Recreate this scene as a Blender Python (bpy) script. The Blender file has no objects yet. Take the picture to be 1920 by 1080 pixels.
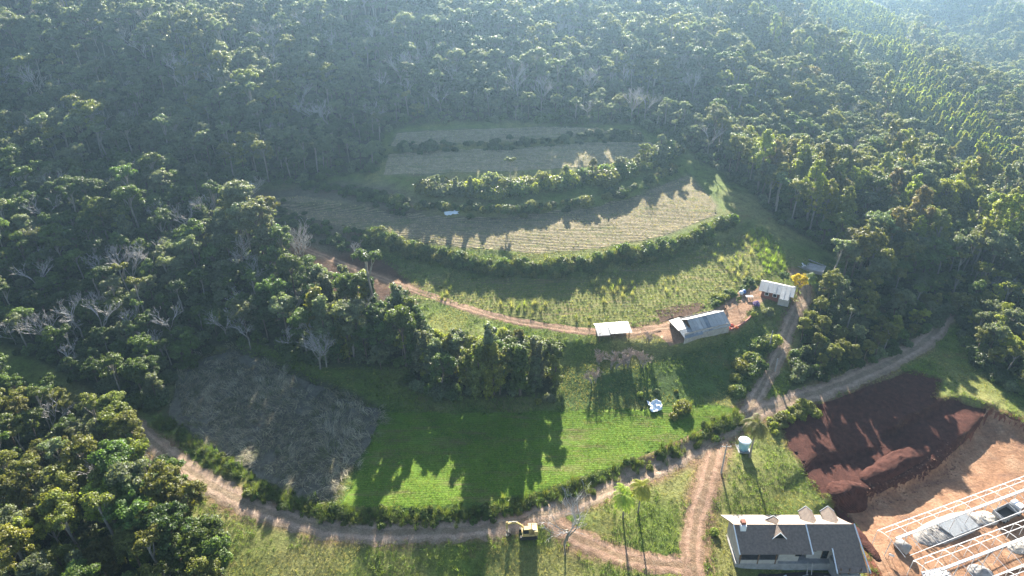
import bpy, bmesh, math, random
import numpy as np
from mathutils import Vector, Matrix, Euler

R = math.radians
rng = np.random.default_rng(7)
random.seed(7)
scene = bpy.context.scene
COL = scene.collection

# ------------------------------------------------------------------ camera
CAM_Z, PITCH, FPX = 100.0, 30.0, 1297.0
cam_d = bpy.data.cameras.new('camera')
cam_d.sensor_width = 36.0
cam_d.lens = FPX / 1920 * 36
cam_d.clip_start, cam_d.clip_end = 1.0, 8000
cam = bpy.data.objects.new('camera', cam_d)
cam.location = (0, 0, CAM_Z)
cam.rotation_euler = (R(90 - PITCH), 0, 0)
COL.objects.link(cam)
scene.camera = cam

# ------------------------------------------------------------------ sky, sun, exposure
SUN_EL, SUN_AZ = 24.0, 2.0            # azimuth measured clockwise from +Y (straight ahead)
world = bpy.data.worlds.new('World')
scene.world = world
world.use_nodes = True
wn = world.node_tree.nodes
sky = wn.new('ShaderNodeTexSky')
sky.sky_type = 'NISHITA'
sky.sun_disc = False
sky.sun_elevation = R(SUN_EL)
sky.sun_rotation = R(SUN_AZ)
sky.altitude = 300
bg = wn['Background']
bg.inputs['Strength'].default_value = 0.052
world.node_tree.links.new(sky.outputs[0], bg.inputs['Color'])
sun_d = bpy.data.lights.new('sun', 'SUN')
sun_d.energy = 5.0
sun_d.angle = R(0.5)
sun_d.color = (1.0, 0.93, 0.80)
sun = bpy.data.objects.new('sun', sun_d)
sdir = Vector((math.sin(R(SUN_AZ)) * math.cos(R(SUN_EL)), math.cos(R(SUN_AZ)) * math.cos(R(SUN_EL)), math.sin(R(SUN_EL))))
sun.rotation_euler = sdir.to_track_quat('Z', 'Y').to_euler()
sun.location = (0, 0, 300)
COL.objects.link(sun)
scene.view_settings.view_transform = 'Standard'
scene.view_settings.look = 'None'
scene.view_settings.gamma = 1.0
scene.view_settings.use_curve_mapping = False
scene.view_settings.exposure = 2.5
cy = scene.cycles
cy.use_denoising = True
cy.max_bounces = 6
cy.diffuse_bounces = 2
cy.glossy_bounces = 2
cy.transmission_bounces = 3
cy.volume_bounces = 0
cy.transparent_max_bounces = 8
cy.use_adaptive_sampling = True
cy.adaptive_threshold = 0.02
HAZE_DENSITY = 0.00027

# ------------------------------------------------------------------ terrain height
cp, sp = math.cos(R(PITCH)), math.sin(R(PITCH))
def ray(px, py):
    a, b = (px - 960) / FPX, (540 - py) / FPX
    return np.array([a, cp + b * sp, -sp + b * cp])
def pz(px, py, z):
    d = ray(px, py)
    t = (z - CAM_Z) / d[2]
    return (d[0] * t, d[1] * t, z)
CTRL = [pz(*c) for c in [
    # bottom strip
    (-150,1100,-5),(100,1080,-4),(400,1080,-2.5),(640,1080,-2.2),(820,1080,-3),(980,1080,-2.8),(1060,1060,-2.2),(1180,1075,-1.8),(1300,1075,-2.2),
    (360,885,-0.5),(510,965,-0.2),(700,998,0),(880,992,0),(1020,965,0),(1150,915,0),(1300,845,0),(1400,785,0),(1480,752,0),(1620,702,-.6),(1740,635,-2),
    (1380,870,-0.6),(1420,930,-1.7),(1370,990,-2.6),(1385,1070,-3.9),(1480,1078,-4.4),(1600,1078,-5.2),(1480,960,-2.9),(1340,1070,-2.6),(1250,980,-0.9),(1200,930,-.4),
    # building site lower than the road
    (1500,800,-1.6),(1640,750,-2.2),(1560,880,-4.2),(1700,800,-4),(1600,950,-6),(1720,900,-6.2),(1860,850,-6.4),(2000,830,-6.6),(1700,1000,-7),(1900,960,-7),(1760,1080,-7.2),(2000,1080,-7.2),
    (1760,720,-3),(1900,780,-4),(1860,700,-3.6),(2050,760,-5),
    # lower field and bank
    (640,950,.4),(800,950,.5),(950,935,.5),(1100,895,.5),(1250,835,.6),(1370,775,.6),(700,850,.7),(900,850,.7),(1100,830,.7),(560,900,.3),(450,840,.2),(380,760,.4),(480,700,1.2),(700,770,1.2),(900,772,1.2),(1100,768,1.2),(1300,755,1.3),
    (620,690,3.2),(780,700,3.2),(900,690,3.8),(1040,690,3.6),(1180,690,4),(1310,660,5),(1400,680,3),
    (800,630,6.3),(920,640,6.2),(1060,640,6.3),(1180,640,6.4),(1312,635,6.5),(1440,590,6.6),(1470,650,4),(1500,575,6.6),
    # terraces
    (720,525,8.5),(860,572,7.6),(1000,606,7.0),(1120,620,6.9),(1250,605,7.1),(1360,580,7.4),(1455,545,8),(1510,500,8.6),
    (760,470,11),(900,505,10.6),(1000,520,10.4),(1120,510,10.7),(1250,480,11.2),(1380,440,12),(1460,440,11),
    (490,370,17),(600,400,15.5),(760,440,13.6),(900,465,12.9),(1000,475,12.7),(1120,465,13),(1250,435,13.6),(1340,400,14.6),
    (620,350,18),(760,385,16.8),(900,395,16.5),(1000,390,16.6),(1120,372,17),(1270,330,18),
    (720,330,20.5),(860,345,20),(1000,335,20),(1120,320,20.4),(1240,290,21),(960,290,22.8),(740,270,24.8),(960,245,26.3),(1150,245,26),(1260,250,24),
    # red earth slope left of the terraces
    (560,450,12.4),(640,500,9.8),(560,520,9.5),(440,420,14),
    # left hill
    (300,640,4),(200,720,1.2),(100,650,3),(-150,700,1),(-150,560,6),(100,520,8.5),(300,500,9),(100,420,14),(-150,420,15),(300,380,16.5),(480,340,18.5),(100,330,20.5),(-150,300,24),
    (100,200,32),(-150,180,36),(100,80,47),(-150,40,55),(300,250,26),(300,120,43),(300,0,56),(560,260,24.5),(600,150,39),(600,20,52),
    (0,800,-1),(150,850,-1.5),(0,950,-3),(200,980,-2.6),(-150,900,-3),
    (960,150,35.5),(960,50,47),(1180,180,28.5),(1200,80,40),(1250,0,46),
    # right slope falling to the valley
    (1340,320,17),(1420,400,13),(1400,240,20),(1400,120,28),(1420,20,34),(1560,480,7.2),(1560,560,5),(1540,640,2.5),(1540,700,.5),(1560,380,9),(1560,260,12),(1560,140,14),(1540,40,16),
    (1700,580,0.5),(1700,480,2),(1720,380,1.5),(1720,290,-1),(1700,220,-5),(1640,190,-3),(1850,560,-3),(1880,450,-6),(1880,360,-11),(1760,270,-6),
    (1720,170,-7),(1690,110,-6),(1640,60,-3),(1590,10,0),(1820,240,-12),(1900,300,-18),
    (1900,235,-42),(1840,160,-42),(1780,90,-38),(1930,160,-44),(1920,100,-32),(1800,50,-26),(1920,30,-14),(1760,0,-10),(2050,100,-30),(2050,300,-25),
]]
CTRL += [(0,450,66),(-150,450,78),(-300,300,60),(-300,200,40),(-300,100,5),(-250,60,-6),(150,480,50),(60,700,70),(-300,700,90),(-700,500,80),(-700,100,30),
         (200,800,10),(350,1000,25),(600,1000,30),(900,900,20),(900,500,-30),(600,500,-45),(600,250,-40),(350,250,-25),(250,120,-9),(150,60,-9),(0,40,-5),(0,0,-9),(-150,20,-9),(200,0,-14),(600,0,-35),(-700,-100,10),
         (0,1600,90),(900,1600,60),(-900,1600,110),(-1200,700,100),(1500,700,20),(1500,0,-30),(-1200,0,50),(0,-300,-30)]
CTRL = np.array(CTRL, float)
def tps(r2):
    return 0.5 * r2 * np.log(np.maximum(r2, 1e-9))
S = 100.0
_P = CTRL[:, :2] / S
_n = len(_P)
_K = tps(((_P[:, None] - _P[None]) ** 2).sum(-1)) + np.eye(_n) * 0.0015
_A = np.zeros((_n + 3, _n + 3))
_A[:_n, :_n] = _K
_A[:_n, _n] = 1; _A[:_n, _n + 1:] = _P
_A[_n, :_n] = 1; _A[_n + 1:, :_n] = _P.T
_W = np.linalg.solve(_A, np.concatenate([CTRL[:, 2], [0, 0, 0]]))
def rbf(x, y):
    q = np.stack([np.ravel(x), np.ravel(y)], -1) / S
    out = np.empty(len(q))
    for i in range(0, len(q), 20000):
        s = q[i:i + 20000]
        k = tps(((s[:, None] - _P[None]) ** 2).sum(-1))
        out[i:i + 20000] = k @ _W[:_n] + _W[_n] + s @ _W[_n + 1:]
    return out.reshape(np.shape(x))
def axis(a, b, step, lo, hi):
    core = np.arange(a, b + 1e-6, step)
    def grow(p, end, sgn):
        o, s = [], step
        while (end - p) * sgn > 0:
            s = min(s * 1.10, 60); p += sgn * s; o.append(p)
        return o
    return np.array(sorted(grow(a, lo, -1) + list(core) + grow(b, hi, 1)))
GX = axis(-130, 150, 0.7, -1500, 1800)
GY = axis(66, 230, 0.7, -400, 2200)
MX, MY = np.meshgrid(GX, GY)

def vnoise(x, y, s, seed=0):
    """smooth value noise"""
    x = np.asarray(x, float) / s; y = np.asarray(y, float) / s
    xi = np.floor(x).astype(np.int64); yi = np.floor(y).astype(np.int64)
    fx = x - xi; fy = y - yi
    fx = fx * fx * (3 - 2 * fx); fy = fy * fy * (3 - 2 * fy)
    def h(a, b):
        v = (a * 374761393 + b * 668265263 + seed * 974711) & 0xffffffff
        v = ((v ^ (v >> 13)) * 1274126177) & 0xffffffff
        return ((v ^ (v >> 16)) & 0xffff) / 65535.0
    return (h(xi, yi) * (1 - fx) + h(xi + 1, yi) * fx) * (1 - fy) + (h(xi, yi + 1) * (1 - fx) + h(xi + 1, yi + 1) * fx) * fy

H = rbf(MX, MY)

def poly_dist(x, y, poly, closed=True):
    """unsigned distance and inside flag / signed side for polylines"""
    x = np.ravel(x); y = np.ravel(y)
    p = np.asarray(poly, float)[:, :2]
    n = len(p)
    best = np.full(x.shape, 1e18); side = np.zeros(x.shape); ins = np.zeros(x.shape, bool)
    npx = np.zeros(x.shape); npy = np.zeros(x.shape)
    for i in range(n if closed else n - 1):
        a, b = p[i], p[(i + 1) % n]
        d = b - a; L2 = max(d @ d, 1e-12)
        t = np.clip(((x - a[0]) * d[0] + (y - a[1]) * d[1]) / L2, 0, 1)
        qx, qy = a[0] + t * d[0], a[1] + t * d[1]
        dd = (x - qx) ** 2 + (y - qy) ** 2
        m = dd < best
        best = np.where(m, dd, best)
        npx = np.where(m, qx, npx); npy = np.where(m, qy, npy)
        side = np.where(m, np.sign(d[0] * (y - a[1]) - d[1] * (x - a[0])), side)
        if closed:
            c = ((a[1] > y) != (b[1] > y)) & (x < (b[0] - a[0]) * (y - a[1]) / (b[1] - a[1] + 1e-15) + a[0])
            ins ^= c
    return np.sqrt(best), (ins if closed else side), npx, npy
def sdf(x, y, poly):
    d, ins, _, _ = poly_dist(x, y, poly)
    return np.where(ins, -d, d).reshape(np.shape(x))

def hz(x, y):
    """terrain height, bilinear on the ground grid"""
    x = np.asarray(x, float); y = np.asarray(y, float)
    i = np.clip(np.searchsorted(GX, x) - 1, 0, len(GX) - 2)
    j = np.clip(np.searchsorted(GY, y) - 1, 0, len(GY) - 2)
    fx = (x - GX[i]) / (GX[i + 1] - GX[i]); fy = (y - GY[j]) / (GY[j + 1] - GY[j])
    return (H[j, i] * (1 - fx) + H[j, i + 1] * fx) * (1 - fy) + (H[j + 1, i] * (1 - fx) + H[j + 1, i + 1] * fx) * fy
def at(px, py):
    """the point of the ground seen at a place in the photograph"""
    d = ray(px, py)
    ts = np.concatenate([np.arange(60, 400, 1.0), np.arange(400, 2500, 5.0)])
    zz = CAM_Z + d[2] * ts - hz(d[0] * ts, d[1] * ts)
    k = np.argmax(zz < 0)
    if zz[k] >= 0: k = len(ts) - 1
    a, b = ts[max(k - 1, 0)], ts[k]
    for _ in range(18):
        m = (a + b) / 2
        if CAM_Z + d[2] * m - hz(d[0] * m, d[1] * m) < 0: b = m
        else: a = m
    t = (a + b) / 2
    return np.array([d[0] * t, d[1] * t, hz(d[0] * t, d[1] * t)])
def proj(x, y, z):
    dep = y * cp + (CAM_Z - z) * sp
    up = y * sp - (CAM_Z - z) * cp
    return 960 + FPX * x / dep, 540 - FPX * up / dep, dep
def smooth(pts, n=8):
    p = [np.asarray(q, float) for q in pts]
    p = [2 * p[0] - p[1]] + p + [2 * p[-1] - p[-2]]
    out = []
    for i in range(1, len(p) - 2):
        for k in range(n):
            t = k / n
            out.append(0.5 * ((2 * p[i]) + (-p[i-1] + p[i+1]) * t + (2*p[i-1] - 5*p[i] + 4*p[i+1] - p[i+2]) * t*t + (-p[i-1] + 3*p[i] - 3*p[i+1] + p[i+2]) * t**3))
    out.append(p[-2])
    return np.array(out)
def line_px(pts, n=8): return smooth([at(*p) for p in pts], n)
def poly_px(pts): return np.array([at(*p) for p in pts])[:, :2]

# cut banks, terrace risers and scarps (a step across a line, fading away from it)
def scarp(pts, drop, w=.7, fade=9):
    global H
    ln = line_px(pts, 5)
    lo, hi = ln.min(0) - 40, ln.max(0) + 40
    jj = np.where((GY > lo[1]) & (GY < hi[1]))[0]; ii = np.where((GX > lo[0]) & (GX < hi[0]))[0]
    sx, sy = np.meshgrid(GX[ii], GY[jj])
    d, s, _, _ = poly_dist(sx, sy, ln, closed=False)
    d = (d * s).reshape(sx.shape)
    d = d + (vnoise(sx, sy, 3.0, 5) - .5) * 1.0
    H[np.ix_(jj, ii)] += 0.5 * drop * np.tanh(d / w) * np.exp(-(d / fade) ** 2)
# left-to-right lines: positive side is uphill (away from the camera)
scarp([(1585,942),(1640,925),(1700,905),(1755,880),(1790,845),(1835,798)], 2.2, .5, 7)
scarp([(1690,800),(1750,768),(1800,752),(1850,765),(1930,812)], 1.6, .5, 6)
scarp([(1500,890),(1545,860),(1600,850)], 1.0, .6, 6)
scarp([(700,452),(790,480),(900,502),(1000,512),(1100,503),(1250,470),(1370,430)], 1.6, .8, 8)
scarp([(560,385),(700,392),(830,402),(950,402),(1100,385),(1200,360),(1290,318)], 1.5, .8, 7)
scarp([(720,283),(850,276),(1000,268),(1140,258)], 1.3, .8, 8)
scarp([(640,960),(760,966),(900,955),(1030,925),(1150,888),(1260,845),(1385,785)], 0.8, .5, 5)
scarp([(800,650),(900,655),(1050,655),(1180,650),(1280,652),(1370,630),(1420,600)], 1.0, .8, 6)
H += (vnoise(MX, MY, 6, 1) - .5) * .28 + (vnoise(MX, MY, 2.2, 2) - .5) * .14
_hill = np.clip((MY - 262 - .12 * np.abs(MX)) / 50, 0, 1)
H += _hill * ((vnoise(MX + 17, MY, 42, 33) - .5) * 15 + (vnoise(MX, MY, 19, 34) - .5) * 5)
_lh = np.clip((-MX - 55) / 25, 0, 1) * np.clip((MY - 125) / 30, 0, 1) * (1 - _hill)
H += _lh * (vnoise(MX, MY + 9, 24, 35) - .5) * 6
_far = np.clip((np.hypot(MX, MY) - 300) / 200, 0, 1)
H += _far * (vnoise(MX, MY, 90, 3) - .5) * 16

# ------------------------------------------------------------------ helpers
def tag(o, label=None, cat=None, group=None, kind=None):
    if label: o['label'] = label
    if cat: o['category'] = cat
    if group: o['group'] = group
    if kind: o['kind'] = kind
    return o
def empty(name, loc, rz=0):
    o = bpy.data.objects.new(name, None)
    o.empty_display_size = .5
    o.location = loc; o.rotation_euler = (0, 0, rz)
    COL.objects.link(o)
    return o
def mesh_np(name, v, f, mat=None, smooth_=False):
    me = bpy.data.meshes.new(name)
    v = np.asarray(v, float)
    if isinstance(f, np.ndarray):
        me.vertices.add(len(v)); me.vertices.foreach_set('co', v.ravel())
        k = f.shape[1]
        me.loops.add(f.size); me.loops.foreach_set('vertex_index', f.ravel().astype(np.int32))
        me.polygons.add(len(f)); me.polygons.foreach_set('loop_start', np.arange(0, f.size, k, dtype=np.int32))
        me.update(calc_edges=True); me.validate()
    else:
        me.from_pydata(v.tolist(), [], f); me.update()
    if mat is not None: me.materials.append(mat)
    if smooth_: me.polygons.foreach_set('use_smooth', [True] * len(me.polygons))
    return me
def link(name, me, parent=None, loc=None):
    o = bpy.data.objects.new(name, me)
    COL.objects.link(o)
    if parent is not None: o.parent = parent
    if loc is not None: o.location = loc
    return o
class MB:
    def __init__(s): s.v = []; s.f = []
    def add(s, vs, fs):
        b = len(s.v); s.v += [tuple(map(float, q)) for q in vs]; s.f += [[b + i for i in f] for f in fs]; return s
    def box(s, c, size, rz=0, rot=None):
        m = rot if rot is not None else Matrix.Rotation(rz, 3, 'Z')
        vs = []
        for dz in (-.5, .5):
            for dx, dy in ((-.5, -.5), (.5, -.5), (.5, .5), (-.5, .5)):
                vs.append(Vector(c) + m @ Vector((dx * size[0], dy * size[1], dz * size[2])))
        return s.add(vs, [[3,2,1,0],[4,5,6,7],[0,1,5,4],[1,2,6,5],[2,3,7,6],[3,0,4,7]])
    def bar(s, a, b, w, h=None):
        a, b = Vector(a), Vector(b); d = b - a
        q = d.to_track_quat('X', 'Z').to_matrix()
        return s.box((a + b) / 2, (d.length, w, h or w), rot=q)
    def tube(s, pts, rad, n=6, cap=True):
        pts = [Vector(p) for p in pts]
        vs, fs = [], []
        for i, p in enumerate(pts):
            d = (pts[min(i + 1, len(pts) - 1)] - pts[max(i - 1, 0)]).normalized()
            q = d.to_track_quat('Z', 'Y').to_matrix()
            r = rad[i] if isinstance(rad, (list, tuple)) else rad
            for k in range(n):
                a = 2 * math.pi * k / n
                vs.append(p + q @ Vector((r * math.cos(a), r * math.sin(a), 0)))
        for i in range(len(pts) - 1):
            for k in range(n):
                fs.append([i*n+k, i*n+(k+1) % n, (i+1)*n+(k+1) % n, (i+1)*n+k])
        if cap:
            fs.append([k for k in range(n)][::-1]); fs.append([(len(pts)-1)*n + k for k in range(n)])
        return s.add(vs, fs)
    def slab(s, quad, t):
        """a thick sheet over a polygon (given counter-clockwise from above), t below it"""
        q = [Vector(p) for p in quad]
        nrm = (q[1] - q[0]).cross(q[2] - q[0]).normalized()
        lo = [p - nrm * t for p in q]; n = len(q)
        return s.add(q + lo, [list(range(n)), [n + i for i in range(n)][::-1]] + [[i, n+i, n+(i+1) % n, (i+1) % n] for i in range(n)])
    def mesh(s, name, mat, sm=False):
        return mesh_np(name, s.v, s.f, mat, sm)
    def build(s, name, mat, parent=None, sm=False, loc=None, bevel=0):
        o = link(name, s.mesh(name, mat, sm), parent, loc)
        if bevel:
            m = o.modifiers.new('bevel', 'BEVEL'); m.width = bevel; m.segments = 2; m.limit_method = 'ANGLE'
        return o
def copy_tree(o, parent=None):
    c = o.copy(); COL.objects.link(c); c.parent = parent
    for ch in list(o.children): copy_tree(ch, c)
    return c

# ------------------------------------------------------------------ materials
def nt(name):
    m = bpy.data.materials.new(name); m.use_nodes = True
    t = m.node_tree; b = t.nodes['Principled BSDF']
    return m, t, b
def noise(t, scale, detail=4, rough=.6, vec=None, dist=0):
    n = t.nodes.new('ShaderNodeTexNoise')
    n.inputs['Scale'].default_value = scale; n.inputs['Detail'].default_value = detail
    n.inputs['Roughness'].default_value = rough; n.inputs['Distortion'].default_value = dist
    if vec is not None: t.links.new(vec, n.inputs['Vector'])
    return n.outputs['Fac']
def ramp(t, fac, stops):
    r = t.nodes.new('ShaderNodeValToRGB')
    while len(r.color_ramp.elements) < len(stops): r.color_ramp.elements.new(.5)
    for e, (p, c) in zip(r.color_ramp.elements, stops):
        e.position = p; e.color = (*c, 1) if len(c) == 3 else c
    t.links.new(fac, r.inputs['Fac'])
    return r.outputs['Color']
def mixc(t, fac, a, b, mode='MIX'):
    n = t.nodes.new('ShaderNodeMix'); n.data_type = 'RGBA'; n.blend_type = mode
    for s, v in ((n.inputs[0], fac), (n.inputs[6], a), (n.inputs[7], b)):
        if isinstance(v, (int, float)): s.default_value = v
        elif isinstance(v, tuple): s.default_value = (*v, 1)
        else: t.links.new(v, s)
    return n.outputs[2]
def mathn(t, op, a, b=None, clamp=False):
    n = t.nodes.new('ShaderNodeMath'); n.operation = op; n.use_clamp = clamp
    for s, v in ((n.inputs[0], a), (n.inputs[1], b)):
        if v is None: continue
        if isinstance(v, (int, float)): s.default_value = v
        else: t.links.new(v, s)
    return n.outputs[0]
def bump(t, b, h, strength=.5, dist=.1):
    n = t.nodes.new('ShaderNodeBump')
    n.inputs['Strength'].default_value = strength; n.inputs['Distance'].default_value = dist
    t.links.new(h, n.inputs['Height']); t.links.new(n.outputs[0], b.inputs['Normal'])
def geo_pos(t):
    return t.nodes.new('ShaderNodeNewGeometry').outputs['Position']
def M_plain(name, col, rough=.6, var=.25, scale=3., metal=0, spec=.3, b_str=.15):
    m, t, b = nt(name)
    tc = t.nodes.new('ShaderNodeTexCoord').outputs['Object']
    n = noise(t, scale, 5, .65, tc)
    c = ramp(t, n, [(.25, tuple(k * (1 - var) for k in col)), (.75, tuple(min(1, k * (1 + var)) for k in col))])
    t.links.new(c, b.inputs['Base Color'])
    b.inputs['Roughness'].default_value = rough; b.inputs['Metallic'].default_value = metal
    b.inputs['Specular IOR Level'].default_value = spec
    if b_str: bump(t, b, n, b_str, .05)
    return m
def M_ground_attr():
    m, t, b = nt('ground')
    a = t.nodes.new('ShaderNodeAttribute'); a.attribute_name = 'albedo'
    p = geo_pos(t)
    n1 = noise(t, .35, 6, .7, p); n2 = noise(t, 2.2, 6, .75, p); n3 = noise(t, .08, 3, .5, p)
    v = ramp(t, n1, [(.25, (.5, .5, .5)), (.75, (1.5, 1.5, 1.5))])
    c = mixc(t, 1., a.outputs['Color'], v, 'MULTIPLY')
    v2 = ramp(t, n2, [(.3, (.55, .58, .5)), (.7, (1.4, 1.36, 1.3))])
    c = mixc(t, 1., c, v2, 'MULTIPLY')
    soil = mixc(t, 1., (.11, .062, .035), v2, 'MULTIPLY')
    c = mixc(t, ramp(t, mathn(t, 'MULTIPLY', n1, n3), [(.33, (0, 0, 0)), (.42, (.6, .6, .6))]), c, soil)
    t.links.new(c, b.inputs['Base Color'])
    b.inputs['Roughness'].default_value = .95; b.inputs['Specular IOR Level'].default_value = .15
    bump(t, b, mathn(t, 'ADD', n1, mathn(t, 'MULTIPLY', n2, .6)), .9, .35)
    return m
def M_soil(name, c1, c2, c3, scale=.5, rows=None, bstr=.8, ruts=False, patchy=None):
    """bare earth; rows=(angle, period, strength) adds plough furrows"""
    m, t, b = nt(name)
    p = geo_pos(t)
    n1 = noise(t, scale, 7, .7, p); n2 = noise(t, scale * 7, 5, .7, p)
    c = ramp(t, n1, [(.28, c1), (.5, c2), (.72, c3)])
    c = mixc(t, 1., c, ramp(t, n2, [(.3, (.62, .62, .62)), (.7, (1.3, 1.3, 1.3))]), 'MULTIPLY')
    h = mathn(t, 'ADD', n1, mathn(t, 'MULTIPLY', n2, .5))
    if patchy:
        mp0 = t.nodes.new('ShaderNodeMapping'); mp0.inputs['Scale'].default_value = (.25, 1.3, 1)
        t.links.new(p, mp0.inputs['Vector'])
        st = noise(t, .45, 5, .65, mp0.outputs[0])
        c = mixc(t, ramp(t, st, [(.52, (0, 0, 0)), (.68, (.75, .75, .75))]), c, patchy)
    if ruts:
        at_ = t.nodes.new('ShaderNodeAttribute'); at_.attribute_name = 'across'
        wob = mathn(t, 'MULTIPLY', mathn(t, 'SUBTRACT', noise(t, .35, 3, .5, p), .5), .25)
        ac = mathn(t, 'ABSOLUTE', mathn(t, 'ADD', at_.outputs['Fac'], wob))
        # two wheel tracks, a looser middle with some weeds, darker verges
        mul = ramp(t, ac, [(0., (.80, .83, .74)), (.10, (.80, .82, .74)), (.17, (1.22, 1.2, 1.18)), (.26, (1.22, 1.2, 1.18)), (.36, (.86, .86, .80)), (.5, (.82, .84, .72))])
        c = mixc(t, .85, c, mixc(t, 1., c, mul, 'MULTIPLY'))
        h = mathn(t, 'SUBTRACT', h, mathn(t, 'MULTIPLY', mul, .25))
    if rows:
        mp = t.nodes.new('ShaderNodeMapping'); mp.inputs['Rotation'].default_value = (0, 0, rows[0])
        t.links.new(p, mp.inputs['Vector'])
        w = t.nodes.new('ShaderNodeTexWave'); w.wave_type = 'BANDS'; w.bands_direction = 'Y'
        w.inputs['Scale'].default_value = 2 * math.pi / rows[1] / 20 * 3.18
        w.inputs['Distortion'].default_value = 1.2; w.inputs['Detail'].default_value = 2; w.inputs['Detail Scale'].default_value = .6
        t.links.new(mp.outputs[0], w.inputs['Vector'])
        c = mixc(t, rows[2], c, mixc(t, 1., c, ramp(t, w.outputs['Fac'], [(.2, (.5, .55, .45)), (.8, (1.4, 1.35, 1.3))]), 'MULTIPLY'))
        h = mathn(t, 'ADD', h, mathn(t, 'MULTIPLY', w.outputs['Fac'], .9 * rows[2]))
    t.links.new(c, b.inputs['Base Color'])
    b.inputs['Roughness'].default_value = .95; b.inputs['Specular IOR Level'].default_value = .1
    bump(t, b, h, bstr, .3)
    return m
def M_leaf(name, transl=.38, rough=.42, spec=.5):
    m, t, b = nt(name)
    oi = t.nodes.new('ShaderNodeObjectInfo')
    at_ = t.nodes.new('ShaderNodeAttribute'); at_.attribute_name = 'tone'
    hs = t.nodes.new('ShaderNodeHueSaturation')
    t.links.new(oi.outputs['Color'], hs.inputs['Color'])
    t.links.new(mathn(t, 'ADD', mathn(t, 'MULTIPLY', oi.outputs['Random'], .05), .475), hs.inputs['Hue'])
    t.links.new(mathn(t, 'ADD', mathn(t, 'MULTIPLY', oi.outputs['Random'], .5), .75), hs.inputs['Value'])
    c = mixc(t, 1., hs.outputs[0], at_.outputs['Color'], 'MULTIPLY')
    t.links.new(c, b.inputs['Base Color'])
    b.inputs['Roughness'].default_value = rough; b.inputs['Specular IOR Level'].default_value = spec
    tr = t.nodes.new('ShaderNodeBsdfTranslucent')
    tc = mixc(t, 1., c, (1.5, 1.55, .7), 'MULTIPLY')
    t.links.new(tc, tr.inputs['Color'])
    mx = t.nodes.new('ShaderNodeMixShader'); mx.inputs[0].default_value = transl
    t.links.new(b.outputs[0], mx.inputs[1]); t.links.new(tr.outputs[0], mx.inputs[2])
    t.links.new(mx.outputs[0], t.nodes['Material Output'].inputs['Surface'])
    return m
MAT = {}
MAT['ground'] = M_ground_attr()
MAT['leaf'] = M_leaf('leaf', .44, .5, .32)
MAT['grass'] = M_leaf('grass', .45, .55, .3)
MAT['dry'] = M_leaf('dry_leaf', .25, .7, .2)
MAT['bark'] = M_plain('bark', (.13, .10, .075), .9, .4, 2.5, b_str=.4)
MAT['bark_pale'] = M_plain('bark_pale', (.24, .215, .18), .85, .3, 2.5, b_str=.3)
MAT['twig_brown'] = M_plain('twig_brown', (.31, .25, .215), .85, .25, 2.0, b_str=0)
MAT['twig'] = M_plain('twig', (.38, .355, .335), .85, .25, 2.0, b_str=0)
MAT['road'] = M_soil('road', (.21, .145, .104), (.30, .215, .157), (.38, .285, .215), .6, ruts=True)
MAT['track'] = M_soil('track', (.19, .115, .075), (.28, .178, .122), (.35, .24, .17), .7, ruts=True)
MAT['yard'] = M_soil('yard', (.20, .11, .065), (.29, .175, .11), (.36, .23, .15), .5)
MAT['red_till'] = M_soil('red_till', (.045, .018, .014), (.078, .031, .024), (.115, .049, .037), .9, rows=(R(18), .9, .3), bstr=1.)
MAT['site'] = M_soil('site', (.17, .085, .050), (.26, .145, .085), (.32, .205, .130), .25, bstr=.9, patchy=(.15, .088, .064))
MAT['furrow'] = M_soil('furrow', (.075, .045, .035), (.115, .07, .05), (.15, .095, .07), .8, rows=(R(-24), 1.1, .9), bstr=1.)
MAT['stubble'] = M_soil('stubble', (.12, .11, .065), (.205, .17, .11), (.28, .225, .155), .5, rows=(R(-4), 2.3, .6), patchy=(.105, .125, .04))
MAT['green_field'] = M_soil('green_field', (.055, .100, .012), (.085, .145, .015), (.12, .175, .022), .35, rows=(R(-3), 1.9, .10), patchy=(.13, .105, .05))
MAT['crop'] = M_soil('crop', (.10, .12, .03), (.15, .16, .045), (.21, .19, .085), .4, rows=(R(-5), 1.2, .5), patchy=(.24, .175, .105))
MAT['maize'] = M_soil('maize', (.075, .07, .05), (.13, .12, .09), (.19, .175, .13), .8)

# ------------------------------------------------------------------ zones (places in the photograph -> ground)
P_YARD = [(1225,625),(1290,600),(1340,585),(1385,548),(1430,535),(1440,560),(1410,575),(1400,590),(1388,606),(1370,618),(1300,640),(1255,650)]
P_GREEN = [(722,772),(860,776),(1000,772),(1200,766),(1340,757),(1388,768),(1330,800),(1200,856),(1100,890),(1000,925),(900,942),(780,952),(640,948),(690,840)]
P_MAIZE = [(330,710),(380,672),(440,655),(520,692),(640,742),(715,772),(690,835),(640,900),(618,942),(560,930),(470,885),(390,838),(320,780)]
P_CROP = [(770,560),(800,530),(840,520),(920,522),(1020,525),(1120,515),(1250,490),(1340,458),(1395,440),(1440,470),(1468,500),(1440,522),(1395,540),(1340,568),(1230,600),(1120,612),(1020,603),(930,588),(850,568)]
P_STUB = [(490,372),(560,368),(640,382),(740,396),(830,408),(950,408),(1100,392),(1200,366),(1290,330),(1340,380),(1345,402),(1250,440),(1120,465),(1010,476),(900,468),(800,455),(700,440),(600,412),(520,400)]
P_UP1 = [(720,328),(728,290),(850,283),(1000,276),(1140,266),(1220,268),(1245,285),(1190,300),(1100,312),(1000,318),(900,322),(800,326)]
P_UP2 = [(735,275),(745,250),(850,244),(1000,238),(1120,240),(1150,250),(1080,256),(1000,262),(850,270)]
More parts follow.
